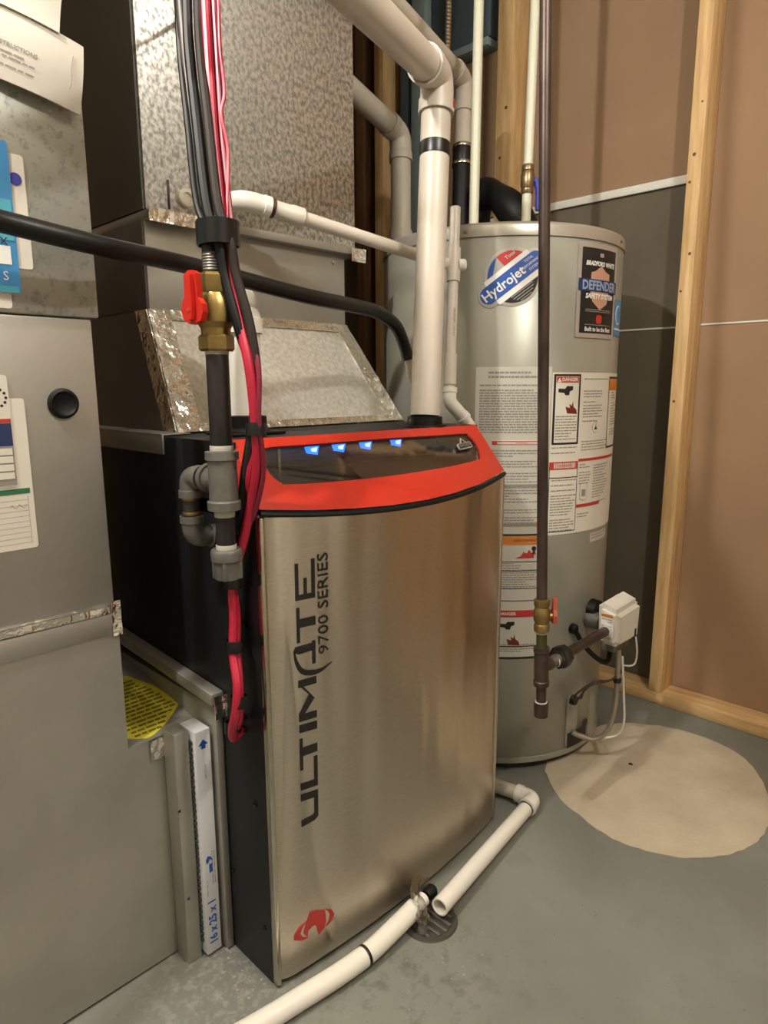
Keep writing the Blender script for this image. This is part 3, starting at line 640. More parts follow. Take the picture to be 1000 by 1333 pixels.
mb = MB(); mb.quadgrid(lambda u, v: ev(-0.2 + 0.163 * u, 0.002 + 0.042 * v, 0.006), 16, 4); mb.quadgrid(lambda u, v: ev(-0.2 + 0.163 * u, 0.002 + 0.042 * v, 0.0045), 16, 4); mb.build('flap', M_paper, env)

# ---------------------------------------------------------------- air filter in the rack
fil = thing('air_filter', (-0.037, 0.3, 0.003), 'white edged pleated air filter slid into the slot beside the furnace', 'filter')
FY = 0.138
mb = MB(); mb.box((-0.0495, FY, 0.006), (-0.0205, 0.1885, 0.434), 0.002); mb.box((-0.0492, 0.1885, 0.008), (-0.0208, 0.66, 0.418)); ff = mb.build('frame', M_card, fil, 'white cardboard frame')
mb = MB()
for k in range(34):
    z = 0.03 + k * 0.0115; mb.box((-0.0533, FY + 0.008, z), (-0.0497, FY + 0.02, z + 0.007), 0.0008, seg=1)
mb.build('pleats', M_pleat, fil, kind='stuff')
fe = lambda o_: (lambda a, b: (-0.035 - b, FY - o_, 0.006 + a))
lettering('print', '16 x 25 x 1', 0.021, fe(0.0006), M_inkblue, ff, ca=0.062, bold=0.0006, sx=0.93)
mb = MB(); mb.prism([(0.178, 0.006), (0.186, 0.008), (0.193, 0.004), (0.190, -0.002), (0.180, -0.006), (0.186, 0.0), (0.181, 0.003)], fe(0.0008), fe(0.0002)); mb.prism([(0.160, 0.002), (0.176, 0.002), (0.176, -0.004), (0.160, -0.004)], fe(0.0008), fe(0.0002)); mb.build('print', M_inkblue, ff, smooth=False)
lettering('print', 'AIR FLOW', 0.006, fe(0.0006), M_inkgrey, ff, ca=0.352, cb=-0.002)
mb = MB(); mb.prism([(0.395, 0.004), (0.402, 0.004), (0.402, 0.009), (0.412, 0.0), (0.402, -0.009), (0.402, -0.004), (0.395, -0.004)], fe(0.0008), fe(0.0002)); mb.build('print', M_inkblue, ff, smooth=False)
mb = MB(); rows(mb, lambda a, b: fe(0.0006)(a, b), 0.135, 0.20, -0.010, -0.004, 0.004, 0.0012, .9, 3); rows(mb, lambda a, b: fe(0.0006)(a, b), 0.115, 0.16, 0.0, 0.008, 0.004, 0.0012, .9, 6); mb.build('print', M_inkgrey, ff, smooth=False)

# ---------------------------------------------------------------- pipe fittings
def pipe(name, pts, r, m, par, label=None, seg=20): return MB().sweep(pts, r, seg).build(name, m, par, label, ang=50)
def hub(mb, p, d, r, L_, lip=0.12):
    mb.lathe(Vector(p) - Vector(d).normalized() * L_ / 2, d, [(0, r), (0, r * (1 + lip)), (0.002, r * (1.02 + lip)), (L_ - 0.002, r * (1.02 + lip)), (L_, r * (1 + lip)), (L_, r)], 24, ends=False)
def coupling(name, p, d, r, L_, m, par, lip=0.14, label=None):
    mb = MB(); hub(mb, p, d, r, L_, lip); return mb.build(name, m, par, label)
def elbow(name, A, Cn, B, r, m, par, rad=None, hubs=True, lip=0.13, label=None):
    A, Cn, B = Vector(A), Vector(Cn), Vector(B); mb = MB()
    pts = fillet([A, Cn, B], rad if rad else r * 1.8, 10); mb.sweep(pts, r * (1 + lip * .75), 24)
    if hubs:
        mb.lathe(A, (Cn - A), [(0, r), (0, r * (1 + lip * 1.5)), (r * .8, r * (1 + lip * 1.5)), (r * .86, r * (1 + lip * .8))], 24, ends=False)
        mb.lathe(B, (Cn - B), [(0, r), (0, r * (1 + lip * 1.5)), (r * .8, r * (1 + lip * 1.5)), (r * .86, r * (1 + lip * .8))], 24, ends=False)
    return mb.build(name, m, par, label, ang=50)
def ring(name, p, d, r, L_, t, m, par, label=None):
    mb = MB(); d = Vector(d).normalized(); mb.lathe(Vector(p) - d * L_ / 2, d, [(0, r - .0005), (0, r + t * .7), (L_ * .1, r + t), (L_ * .9, r + t), (L_, r + t * .7), (L_, r - .0005)], 24, ends=False); return mb.build(name, m, par, label)

# ---------------------------------------------------------------- furnace intake stub
it = thing('intake_pipe', (0.122, 0.205, 0.9485), 'short white plastic intake pipe with elbow standing on the furnace top behind the valve', 'pipe')
pipe('pipe', [(0.122, 0.205, 0.949), (0.122, 0.205, 1.10)], 0.0302, M_pvc_bright, it)
elbow('elbow', (0.122, 0.205, 1.088), (0.122, 0.205, 1.146), (0.066, 0.222, 1.150), 0.0302, M_pvc_bright, it, rad=0.045)

# ---------------------------------------------------------------- furnace vent
ve = thing('furnace_vent_pipe', (0.505, 0.118, 0.937), 'thick white plastic vent pipe rising from the furnace top with a black tape band', 'pipe')
B0_, T0, E0, R1 = Vector((0.505, 0.118, 0.937)), Vector((0.578, 0.157, 1.545)), Vector((0.585, 0.160, 1.612)), Vector((0.215, 0.007, 1.566))
pipe('riser', [B0_, T0], 0.0305, M_pvc, ve)
dv = (R1 - E0).normalized()
elbow('elbow', T0 - (T0 - B0_).normalized() * 0.006, E0, E0 + dv * 0.085, 0.0305, M_pvc, ve, rad=0.06)
pipe('run', [E0 + dv * 0.08, E0 + dv * 0.85], 0.0305, M_pvc, ve)
pb = B0_ + (T0 - B0_) * 0.872
ring('tape_band', pb, T0 - B0_, 0.0305, 0.026, 0.0012, M_vinyl, ve, 'black tape band')
tg = Vector((-0.35, -0.6, 0)).normalized()
ax = (T0 - B0_).normalized(); ct = T0 + ax * 0.01
mb = MB()
def stk(a, b, o_=0.0): q = R(-62 + a); n_ = Vector((math.cos(q), math.sin(q), 0)); return tuple(ct + n_ * (0.0305 * 1.2 + o_) + ax * b)
mb.quadgrid(lambda u, v: stk(-14 + 28 * u, -0.007 + 0.014 * v, .0012), 6, 1); mb.build('code_sticker', M_inkred, ve, 'small red sticker')

# ---------------------------------------------------------------- condensate drain
cd = thing('condensate_pipe', (0.69, 0.196, 0.9), 'thin white plastic condensate line from the plenum across to a slim riser beside the vent', 'pipe')
c0, c1, c2 = Vector((0.222, 0.418, 1.350)), Vector((0.226, 0.330, 1.345)), Vector((0.690, 0.205, 1.266))
pipe('stub', [c0, (0.2225, 0.385, 1.349)], 0.0135, M_pvc, cd)
dc = (c2 - c1).normalized()
elbow('elbow', (0.2225, 0.392, 1.349), c1, c1 + dc * 0.05, 0.0165, M_pvc_bright, cd, rad=0.035)
mb = MB(); mb.lathe(c1 + dc * 0.052, dc, [(0, 0.0178), (0.003, 0.0186), (0.006, 0.0178)], 20); mb.build('glue_ring', M_wiredark, cd)
mb = MB(); mb.lathe(c1 + dc * 0.057, dc, [(0, 0.0165), (0.035, 0.0168), (0.038, 0.0185), (0.062, 0.0185), (0.066, 0.0150)], 24); mb.build('coupling', M_pvc, cd)
pipe('pipe', [c1 + dc * 0.11, c2 - dc * 0.012], 0.0134, M_pvc, cd)
rt_, rb_ = Vector((0.724, 0.211, 1.393)), Vector((0.640, 0.163, 0.985))
rd_ = (rb_ - rt_).normalized()
mid = Vector((0.691, 0.196, 1.266)); rd_ = Vector((-0.135, -0.085, -1)).normalized()
r_top = mid - rd_ * 0.128; r_bot = mid + rd_ * 0.290
pipe('riser', [r_top, r_bot], 0.0118, M_pvc, cd, 'slim riser with printed text')
coupling('tee', mid, rd_, 0.0125, 0.075, M_pvc, cd, 0.2)
MB().lathe(mid + Vector((0.008, -0.010, 0)), (0.6, -0.75, 0), [(0, 0.0135), (0.012, 0.013), (0.016, 0.009), (0.017, 0)], 16, ends=False).build('tee_plug', M_pvc_bright, cd)
coupling('coupling', mid + rd_ * 0.235, rd_, 0.0122, 0.07, M_pvc, cd, 0.15)
rr_ = 0.0120; vn = Vector((-0.45, -0.89, 0.137)).normalized(); up_ = -rd_; sd = up_.cross(vn).normalized()
lettering('print', '3/4 PVC  PRESSURE', 0.0085, lambda a, b: tuple(mid + rd_ * (0.13 - a) + sd * (-b) * -1 + vn * (rr_ * math.sqrt(max(0, 1 - (b / rr_) ** 2)) + .0006)), M_inkgrey, cd, sx=.9)
elbow('elbow', r_bot - rd_ * 0.014, r_bot + rd_ * 0.018, r_bot + rd_ * 0.018 + Vector((0.045, -0.010, -0.04)), 0.0140, M_pvc_bright, cd, rad=0.012, lip=.15)
e2_ = r_bot + rd_ * 0.018 + Vector((0.043, -0.0095, -0.038))
pipe('tail', fillet([e2_, e2_ + Vector((0.045, -0.01, -0.045)), (0.70, 0.15, 0.6), (0.70, 0.14, 0.02)], [0.03, 0.05]), 0.0138, M_pvc_bright, cd)

# ---------------------------------------------------------------- water heater
TC = Vector((1.045, 0.315, 0)); TR = 0.319
wh = thing('water_heater', (TC.x, TC.y, 0), 'tall grey cylindrical water heater covered with warning labels', 'water heater')
def cy(thd, z, off=0.0):
    t = R(thd); return (TC.x + (TR + off) * math.cos(t), TC.y + (TR + off) * math.sin(t), z)
K = 180 / math.pi / TR           # metres along the shell to degrees
mb = MB(); mb.lathe((TC.x, TC.y, 0.022), (0, 0, 1), [(0, TR - .004), (0.004, TR), (1.312, TR), (1.314, TR - .002)], 96); mb.build('jacket', M_tank, wh, 'grey enamelled jacket', ang=60)
mb = MB(); mb.lathe((TC.x, TC.y, 0.0), (0, 0, 1), [(0, TR - .018), (0.004, TR - .012), (0.020, TR - .010), (0.022, TR - .012)], 72); mb.build('base_ring', M_iron, wh)
mb = MB(); mb.lathe((TC.x, TC.y, 0.022), (0, 0, 1), [(0, TR + .0003), (0.0, TR + .0025), (0.014, TR + .0025), (0.015, TR + .0003)], 96, ends=False); mb.build('bottom_band', M_tank, wh)
mb = MB(); mb.lathe((TC.x, TC.y, 1.333), (0, 0, 1), [(0, TR), (0, TR + .003), (0.022, TR + .003), (0.029, TR), (0.032, TR - .008), (0.030, TR - .03), (0.030, 0)], 96, ends=False); mb.build('top_pan', M_tankrim, wh, 'pale top rim', ang=50)
for th in (-126, -80, -160): MB().lathe(cy(th, 1.345, .003), (math.cos(R(th)), math.sin(R(th)), 0), [(0, .004), (.002, .0035), (.003, .001)], 8).build('screw', M_mall, wh)
def patch(name, th0, th1, z0, z1, m, par, off, label=None, n=14):
    mb = MB(); mb.quadgrid(lambda u, v: cy(th0 + (th1 - th0) * u, z0 + (z1 - z0) * v, off), n, 1); return mb.build(name, m, par, label, ang=60, fix=False)
def rowsT(par, th0, th1, z0, z1, pitch, h, seed, m=None, fill=.9):
    mb = MB(); L_ = (th1 - th0) / K; rows(mb, lambda a, b: cy(th0 + a * K, b, .0011), 0, L_, z0, z1, pitch, h, fill, seed); return mb.build('print', m or M_inkgrey, par, smooth=False, fix=False)
def cyt(th, z, off): return lambda a, b: cy(th + a * K, z + b, off)
def polyT(name, poly, th, z, m, par, off):
    # subdivide long edges so that the print hugs the shell
    P = []
    for i in range(len(poly)):
        a, b = poly[i], poly[(i + 1) % len(poly)]; k = max(1, int(math.hypot(b[0] - a[0], b[1] - a[1]) / .012))
        for j in range(k): P.append((a[0] + (b[0] - a[0]) * j / k, a[1] + (b[1] - a[1]) * j / k))
    xs = [p[0] for p in P]; ys = [p[1] for p in P]; ex = []
    def inside(x, y):
        c = False
        for i in range(len(P)):
            (x1_, y1_), (x2_, y2_) = P[i], P[i - 1]
            if (y1_ > y) != (y2_ > y) and x < (x2_ - x1_) * (y - y1_) / (y2_ - y1_) + x1_: c = not c
        return c
    x = min(xs) + .008
    while x < max(xs) - .003:
        y = min(ys) + .008
        while y < max(ys) - .003:
            if inside(x, y): ex.append((x + .0003, y + .0002))
            y += .012
        x += .012
    mb = MB(); mb.prism(P, cyt(th, z, off), cyt(th, z, off - .0005), ex); return mb.build(name, m, par, smooth=False)
# long instruction label
lab = patch('instruction_label', -154.3, -121.6, 0.312, 1.041, M_label_g, wh, .0006, 'long white instruction label behind the black pipe')
rowsT(lab, -152.5, -123, 0.875, 1.000, 0.0062, 0.0034, 11, fill=.96); rowsT(lab, -150, -124, 0.80, 0.845, 0.0066, 0.0028, 12); rowsT(lab, -150, -124, 0.715, 0.79, 0.0070, 0.0028, 13)
rowsT(lab, -146, -124, 0.655, 0.70, 0.0066, 0.0026, 14); rowsT(lab, -146, -124, 0.50, 0.565, 0.0060, 0.0024, 15); rowsT(lab, -146, -124, 0.325, 0.352, 0.0060, 0.0024, 16)
rowsT(lab, -149, -127, 1.005, 1.030, 0.010, 0.0045, 19)
patch('print', -147, -122, 0.855, 0.869, M_label, lab, .0009); patch('print', -146.8, -122.2, 0.857, 0.867, M_inkred, lab, .0011); patch('print', -144.5, -123.5, 0.859, 0.865, M_label_g, lab, .0014)
lettering('print', 'WARNING', .006, cyt(-134, .862, .0016), M_inkred, lab)
for (z, m_) in ((.752, M_inkred), (.655, M_inkorange)):
    patch('print', -126.5, -122, z, z + .012, m_, lab, .0013); patch('print', -144, -126.5, z + .002, z + .010, M_inkgrey, lab, .0011)
patch('print', -154, -121.8, .634, .6385, M_ink, lab, .0012); patch('print', -154, -121.8, .611, .633, M_inkorange, lab, .0012); lettering('print', 'AVERTISSEMENT', .009, cyt(-131, .622, .0015), M_wiredark, lab, sx=.9)
for z in (.567, .562 - .018, .498, .466): patch('print', -154, -121.8, z, z + .0018, M_ink, lab, .0012)
# flame picture
polyT('print', [(-.034, 0), (.012, 0), (.016, .02), (.006, .012), (.0, .022), (-.006, .012), (-.014, .016), (-.02, .006)], -129, .577, M_inkred, lab, .0014); polyT('print', [(v[0], v[1]) for v in circle(.012, .024, .006, 14)], -129, .577, M_ink, lab, .0016); polyT('print', [(.006, .008), (.012, .022), (.018, .006), (.013, .012)], -129, .577, M_ink, lab, .0016)
polyT('print', circle(0, 0, .013, 20), -143.4, .59, M_inkgrey, lab, .0012); polyT('print', circle(0, 0, .0115, 20), -143.4, .59, M_label_g, lab, .0016)
# danger strip with tap and hand
patch('print', -154, -121.8, .424, .442, M_inkred, lab, .0012); lettering('print', 'DANGER', .011, cyt(-138, .433, .0016), M_label, lab, bold=.0004)
patch('print', -154, -121.8, .345, .3475, M_ink, lab, .0012); patch('print', -154, -121.8, .312, .318, M_ink, lab, .0013)
def tap(par, th, z, s_):
    polyT('print', [(-.03 * s_, -.004 * s_), (-.012 * s_, -.006 * s_), (-.008 * s_, -.012 * s_), (.004 * s_, -.012 * s_), (.006 * s_, -.002 * s_), (.016 * s_, .002 * s_), (.016 * s_, .012 * s_), (-.004 * s_, .012 * s_), (-.01 * s_, .005 * s_), (-.03 * s_, .006 * s_)], th, z, M_ink, par, .0016)
    polyT('print', [(.0 * s_, -.06 * s_), (.034 * s_, -.062 * s_), (.03 * s_, -.05 * s_), (.02 * s_, -.042 * s_), (.018 * s_, -.028 * s_), (.014 * s_, -.04 * s_), (.006 * s_, -.034 * s_), (.009 * s_, -.046 * s_), (-.006 * s_, -.042 * s_)], th, z, mat('ink_dark_red', '#6a1f1a', .5), par, .0016)
tap(lab, -137, .402, .85)
# wide data label
lab2 = patch('data_label', -121.4, -64, 0.632, 1.028, M_label, wh, .0007, 'wide white data label on the right of the tank', 24)
patch('print', -120.6, -106.6, .856, 1.024, M_ink, lab2, .0011); patch('print', -119.6, -107.6, .861, 1.019, M_label, lab2, .0014)
patch('print', -119.4, -107.8, 1.004, 1.018, M_inkred, lab2, .0017); lettering('print', 'DANGER', .0115, cyt(-112.6, 1.011, .0021), M_label, lab2, bold=.0004); polyT('print', [(-.006, -.005), (.006, -.005), (0, .006)], -118, 1.010, M_label, lab2, .0021)
tap(lab2, -113.5, .985, .9)
mb = MB(); rows(mb, lambda a, b: cy(-119.2 + a * K, b, .0019), 0, 11.2 / K, .865, .925, .0068, .0026, .9, 21); mb.build('print', M_inkgrey, lab2, smooth=False, fix=False)
for i, (a0, a1, z0, z1) in enumerate(((-104.5, -90, .955, .985), (-104.5, -90, .915, .95), (-104.5, -92, .90, .912), (-120.6, -107, .83, .85), (-104.5, -82, .835, .862), (-120, -106.5, .64, .77), (-105, -98, .79, .805), (-105, -97, .75, .785), (-105, -96, .665, .68), (-95, -80, .70, .80), (-80, -68, .86, 1.0), (-104.5, -85, 1.008, 1.014))):
    rowsT(lab2, a0, a1, z0, z1, .0068, .0026, 40 + i)
for (a0, a1, z0, z1, m_) in ((-121.2, -120.9, .64, .806, M_ink), (-106.3, -106.0, .64, .806, M_ink), (-121.2, -106, .639, .641, M_ink), (-121.2, -106, .774, .776, M_ink),
                             (-121.2, -106, .795, .814, M_inkred), (-119, -107.5, .798, .811, M_label_g), (-105.8, -70, .812, .819, M_inkred), (-105.8, -88, .696, .704, M_inkred), (-84, -83.4, .84, 1.018, M_ink), (-84, -66, 1.014, 1.019, M_ink), (-84, -66, .838, .843, M_ink), (-83.3, -66, .985, 1.013, M_inkorange)):
    patch('print', a0, a1, z0, z1, m_, lab2, .0013)
lettering('print', 'WARNING', .008, cyt(-113, .8045, .0018), M_inkred, lab2)
polyT('print', rrect(-.014, -.022, .014, .022, .008), -101.5, .735, M_inkgrey, lab2, .0013); polyT('print', rrect(-.0125, -.0205, .0125, .0205, .007), -101.5, .735, M_label, lab2, .0017); polyT('print', rrect(-.008, -.012, .007, .006, .003), -101.5, .735, M_inkgrey, lab2, .002)
polyT('print', circle(0, 0, .014, 24), -95, .895, M_inkgrey, lab2, .0013); polyT('print', circle(0, 0, .0132, 24), -95, .895, M_label, lab2, .0017); polyT('print', [(-.007, -.006), (.007, -.006), (.001, .002), (0, .014), (-.001, .002)], -95, .895, M_ink, lab2, .002)
pl_ = patch('plate_label', -94.6, -76, .598, .622, M_label_g, wh, .0007, 'small white label'); rowsT(pl_, -93.5, -78, .602, .618, .008, .003, 60)
# round sticker with a slanted pill
sk = -140.0; sz = 1.243
rt45 = lambda P, a: [(x * math.cos(R(a)) - y * math.sin(R(a)), x * math.sin(R(a)) + y * math.cos(R(a))) for x, y in P]
hy = polyT('round_sticker', circle(0, 0, .0655, 40), sk, sz, M_silver, wh, .0012); hy['label'] = 'round red white and blue sticker with a slanted band'
polyT('band_border', rt45(rrect(-.092, -.029, .086, .027, .026, 8), 37), sk, sz, M_silver, hy, .0016)
up_half = [p for p in circle(0, 0, .057, 24, 37, 217)]
polyT('print', rt45(circle(0, .001, .057, 14, 95, 172), 37), sk, sz, M_inkblue, hy, .0021)
polyT('print', rt45([(0, .022)] + circle(0, .001, .057, 10, 22, 95), 37), sk, sz, M_inkred, hy, .0021)
polyT('print', rt45(circle(0, -.001, .057, 18, 205, 335), 37), sk, sz, M_ink, hy, .0021)
polyT('print', rt45(rrect(-.06, -.033, .06, .030, .002), 37), sk, sz, M_white, hy, .0026)
polyT('band', rt45(rrect(-.087, -.020, .081, .019, .019, 8), 37), sk, sz, M_inkblue, hy, .0032)
lettering('print', 'Hydrojet', .0305, cyt(sk, sz, .0040), M_white, hy, bold=.0006, rot=R(37), ca=-.021, cb=-.017)
for i, t in enumerate(('TOTAL', 'PERFORMANCE', 'SYSTEM')): lettering('print', t, .0085, cyt(sk, sz, .0040), M_white, hy, rot=R(37), ca=.040 + (.0105 * i - .0105) * math.sin(R(37)) , cb=.030 - (.0105 * i - .0105) * math.cos(R(37)), sx=.85)
for i, w_ in enumerate((.06, .056, .045, .03)): polyT('print', rt45([(-w_ / 2, -.037 - i * .006), (w_ / 2, -.037 - i * .006), (w_ / 2, -.0345 - i * .006), (-w_ / 2, -.0345 - i * .006)], 37), sk, sz, M_inkgrey, hy, .0026)
lettering('print', 'Total', .012, cyt(sk, sz, .0030), M_white, hy, rot=R(37), ca=-.008, cb=.047)
# black shield plate
dt, dz_ = -97.5, 1.2175
df = polyT('shield_plate', rrect(-.0775, -.108, .0775, .108, .004), dt, dz_, M_silver, wh, .0020); df['label'] = 'black nameplate with a shield in a silver frame'
polyT('print', rrect(-.066, -.097, .066, .097, .001), dt, dz_, M_ink, df, .0027)
polyT('print', [(-.036, .036), (-.02, .040), (0, .052), (.02, .040), (.036, .036), (.036, -.012), (.028, -.034), (0, -.048), (-.028, -.030), (-.036, -.012)], dt, dz_ + .006, M_peach, df, .0034)
polyT('print', rrect(-.074, -.001, .074, .027, .002), dt, dz_, M_inknavy, df, .0040)
lettering('print', 'DEFENDER', .029, cyt(dt, dz_ + .012, .0047), mat('ink_steel_blue', '#8fa3bd', .4), df, bold=.0009, sx=.92)
lettering('print', 'BRADFORD WHITE', .0142, cyt(dt, dz_ + .062, .0040), M_white, df, bold=.0006, shear=.2, sx=.9)
lettering('print', 'SAFETY SYSTEM', .0155, cyt(dt, dz_ - .012, .0047), M_white, df, bold=.0006, shear=.15, sx=.98)
lettering('print', 'Built to be the Best', .0140, cyt(dt, dz_ - .088, .0040), M_white, df, bold=.0004, sx=.92)
polyT('print', rrect(-.011, -.010, .011, .010, .006), dt, dz_ - .064, M_inkred, df, .0034); polyT('print', rrect(-.007, .0, .007, .009, .002), dt, dz_ + .078, M_silver, df, .0034)
for z in (-.043, -.047, -.078): polyT('print', [(-.05, z), (.05, z), (.05, z + .0015), (-.05, z + .0015)], dt, dz_, M_inkgrey, df, .0032)
es = patch('energy_sticker', -82.5, -69, 1.12, 1.208, M_skyblue, wh, .0010, 'blue square sticker'); polyT('print', circle(0, 0, .024, 20), -76.5, 1.172, M_white, es, .0016); polyT('print', circle(0, 0, .0205, 20), -76.5, 1.172, M_skyblue, es, .0021); polyT('print', [(-.032, -.002), (.032, -.002), (.032, .002), (-.032, .002)], -76, 1.137, M_white, es, .0016)
# burner door at the foot
mb = MB(); mb.prism(rrect(-.075, .0, .085, .155, .02), cyt(-92, .036, .004), cyt(-92, .036, .0004)); bd_ = mb.build('burner_door', M_tank, wh, 'curved access cover at the foot', smooth=False)
polyT('opening', [(-.07, .002), (.012, .002), (.012, .045), (-.07, .045)], -92, .0365, M_ink, bd_, .0052); polyT('opening', circle(.006, .052, .012, 16), -92, .036, M_ink, bd_, .0056)
# black probe bosses on the shell
def nrm(th): return Vector((math.cos(R(th)), math.sin(R(th)), 0))
for (th, z, r, L_) in ((-89.5, .41, .030, .03), (-104, .376, .014, .014)):
    MB().lathe(cy(th, z, 0), nrm(th), [(0, r), (L_ * .7, r * .95), (L_, r * .6), (L_, 0)], 20, ends=False).build('probe_boss', M_rubber, wh)
pp_ = [cy(-104, .372, .012), cy(-101, .335, .025), cy(-97, .30, .05), cy(-92, .285, .06), cy(-86, .30, .05), cy(-83, .34, .04)]
MB().sweep(spline(pp_, 6), .0065, 10).build('ignition_cable', M_rubber, wh)
# white gas control
gth = -92; gn = nrm(gth); gt = Vector((-gn.y, gn.x, 0))
def gc(a, n_, z): return tuple(Vector((TC.x, TC.y, 0)) + gn * (TR + n_) + gt * a + Vector((0, 0, z)))
MB().lathe(gc(0, .0, .39), gn, [(0, .024), (.04, .024)], 20).build('control_nipple', M_mall, wh)
mb = MB(); b = bmesh.new(); bmesh.ops.create_cube(b, size=1)
for v in b.verts: v.co = Vector((v.co.x * .128, v.co.y * .060, v.co.z * .124))
for v in b.verts:
    if v.co.z > 0 and v.co.y > 0: v.co.z -= .020
    if v.co.z < 0: v.co.x *= .90
    if v.co.z > 0 and v.co.x < 0: v.co.z -= .010
bmesh.ops.bevel(b, geom=b.edges[:], offset=.013, segments=4, affect='EDGES')
b.verts.index_update(); mb.add([gc(.020 + v.co.x, .076 + v.co.y, .404 + v.co.z) for v in b.verts], [[v.index for v in f.verts] for f in b.faces]); b.free()
gcv = mb.build('gas_control', M_plast, wh, 'white plastic gas control cover')
mb = MB(); mb.box((0, 0, 0), (1, 1, 1)); mb.v = [gc(-.024 + .08 * x, .055 + .035 * y, .325 + .03 * z) for x, y, z in mb.v]; mb.build('control_body', M_mall, gcv)
f_ = lambda o_: (lambda a, b: gc(-.0432 + (.406 + b - .404) * -.005 - .0006 - o_, .077 - a, .406 + b))
mb = MB(); mb.prism(rrect(-.017, -.034, .017, .026, .002), f_(.0012), f_(.0002)); gl = mb.build('control_label', M_white, gcv, smooth=False)
mb = MB(); mb.add([f_(.0018)(*p) for p in ((-.016, .016), (.016, .016), (.016, .024), (-.016, .024))], [(0, 1, 2, 3)]); mb.build('print', M_inkorange, gl, smooth=False)
mb = MB(); rows(mb, lambda a, b: f_(.0018)(a, b), -.014, .014, -.030, .012, .006, .0025, .9, 71); mb.build('print', M_inkgrey, gl, smooth=False, fix=False)
mb = MB(); mb.box((0, 0, 0), (1, 1, 1)); mb.v = [gc(.050 + .010 * x, .104 + .0025 * y, .344 + .03 * z) for x, y, z in mb.v]; mb.build('cable_slot', M_ink, gcv)
# tubes and wires under the control
tube1 = [gc(.0, .09, .325), gc(.0, .092, .26), gc(.0, .09, .17), gc(-.005, .078, .10), gc(-.02, .05, .068), gc(-.045, .02, .075), gc(-.06, .004, .085)]
MB().sweep(spline(tube1, 6), .0072, 10).build('burner_tube', mat('aluminium_tube', '#a29c8e', .35, .7), wh)
tube2 = [gc(.004, .10, .31), gc(.01, .108, .2), gc(.012, .112, .13), gc(.006, .10, .09), gc(-.01, .07, .075)]
MB().sweep(spline(tube2, 6), .003, 8).build('thermocouple_wire', M_wirew, wh)
MB().sweep(spline([gc(.055, .108, .352), gc(.060, .112, .31), gc(.066, .106, .275), gc(.05, .10, .270), gc(.02, .098, .280)], 6), .0024, 8).build('sensor_wire', M_wirew, wh)
for k in range(2):
    MB().sweep(spline([gc(.02, .10, .27 + .006 * k), gc(-.02, .085, .248), gc(-.055, .06, .24 + .008 * k), gc(-.08, .035, .222), gc(-.085, .02, .20), gc(-.07 + .02 * k, .02, .185), gc(-.055, .03, .21), gc(-.04, .05, .24)], 6), .0026, 8).build('spark_wire', M_wiredark, wh)
MB().lathe(gc(0, .092, .238), (0, 0, 1), [(0, .010), (.006, .011), (.012, .010)], 10).build('cable_tie', M_ink, wh)
MB().lathe(gc(-.083, .012, .19), gn, [(0, .014), (.012, .012)], 10).build('wire_grommet', M_ink, wh)
# black vent hose on the tank top
MB().sweep(spline([(1.11, .46, 1.366), (1.105, .44, 1.48), (1.085, .40, 1.525), (1.065, .33, 1.495), (1.055, .26, 1.43), (1.055, .225, 1.368)], 8), [.040 + .004 * math.sin(k * .5) for k in range(41)], 20).build('draft_hose', M_rubber, wh, 'black corrugated hose on the tank top')

# ---------------------------------------------------------------- heater vent
hv = thing('heater_vent_pipe', (1.06, 0.466, 1.37), 'plastic vent pipe with black rubber joint rising behind the furnace vent to the tank', 'pipe')
h0, h1, h2, h3 = Vector((1.045, .455, 1.3655)), Vector((1.096, .492, 1.690)), Vector((1.118, .508, 1.858)), Vector((.621, .368, 1.862))
pipe('black_pipe', [h0, h0 + (h1 - h0) * .86], .0258, M_rubber, hv); ring('rubber_joint', h0 + (h1 - h0) * .86, h1 - h0, .0262, .05, .002, M_vinyl, hv)
for q in (.78, .93): ring('hose_clamp', h0 + (h1 - h0) * q, h1 - h0, .0285, .009, .001, M_steel_trim, hv)
pipe('pipe', [h0 + (h1 - h0) * .88, h1 + (h2 - h1) * .6], .024, M_pvc, hv)
dh = (h3 - h2).normalized(); elbow('elbow', h1 + (h2 - h1) * .45, h2, h2 + dh * .07, .024, M_pvc, hv, rad=.05)
pipe('run', [h2 + dh * .065, h2 + dh * .75], .024, M_pvc, hv)

# third grey pipe
tp = thing('side_vent_pipe', (.914, .565, 1.366), 'grey plastic pipe with a kinked elbow between the plenum and the furnace vent', 'pipe')
t0, t1, t2, t3 = Vector((.905, .556, 1.3655)), Vector((.945, .594, 1.640)), Vector((.950, .600, 1.695)), Vector((.659, .567, 1.763))
M_pvcg = mat('pvc_grey', '#b9b2a5', .4)
pipe('pipe', [t0, t1], .0285, M_pvcg, tp); coupling('coupling', t0 + (t1 - t0) * .14, t1 - t0, .0288, .045, M_pvcg, tp, .10)
dt_ = (t3 - t2).normalized(); elbow('elbow', t1 - (t1 - t0).normalized() * .02, t2, t2 + dt_ * .06, .0285, M_pvcg, tp, rad=.05, lip=.1); pipe('run', [t2 + dt_ * .055, t2 + dt_ * .33], .0285, M_pvcg, tp)

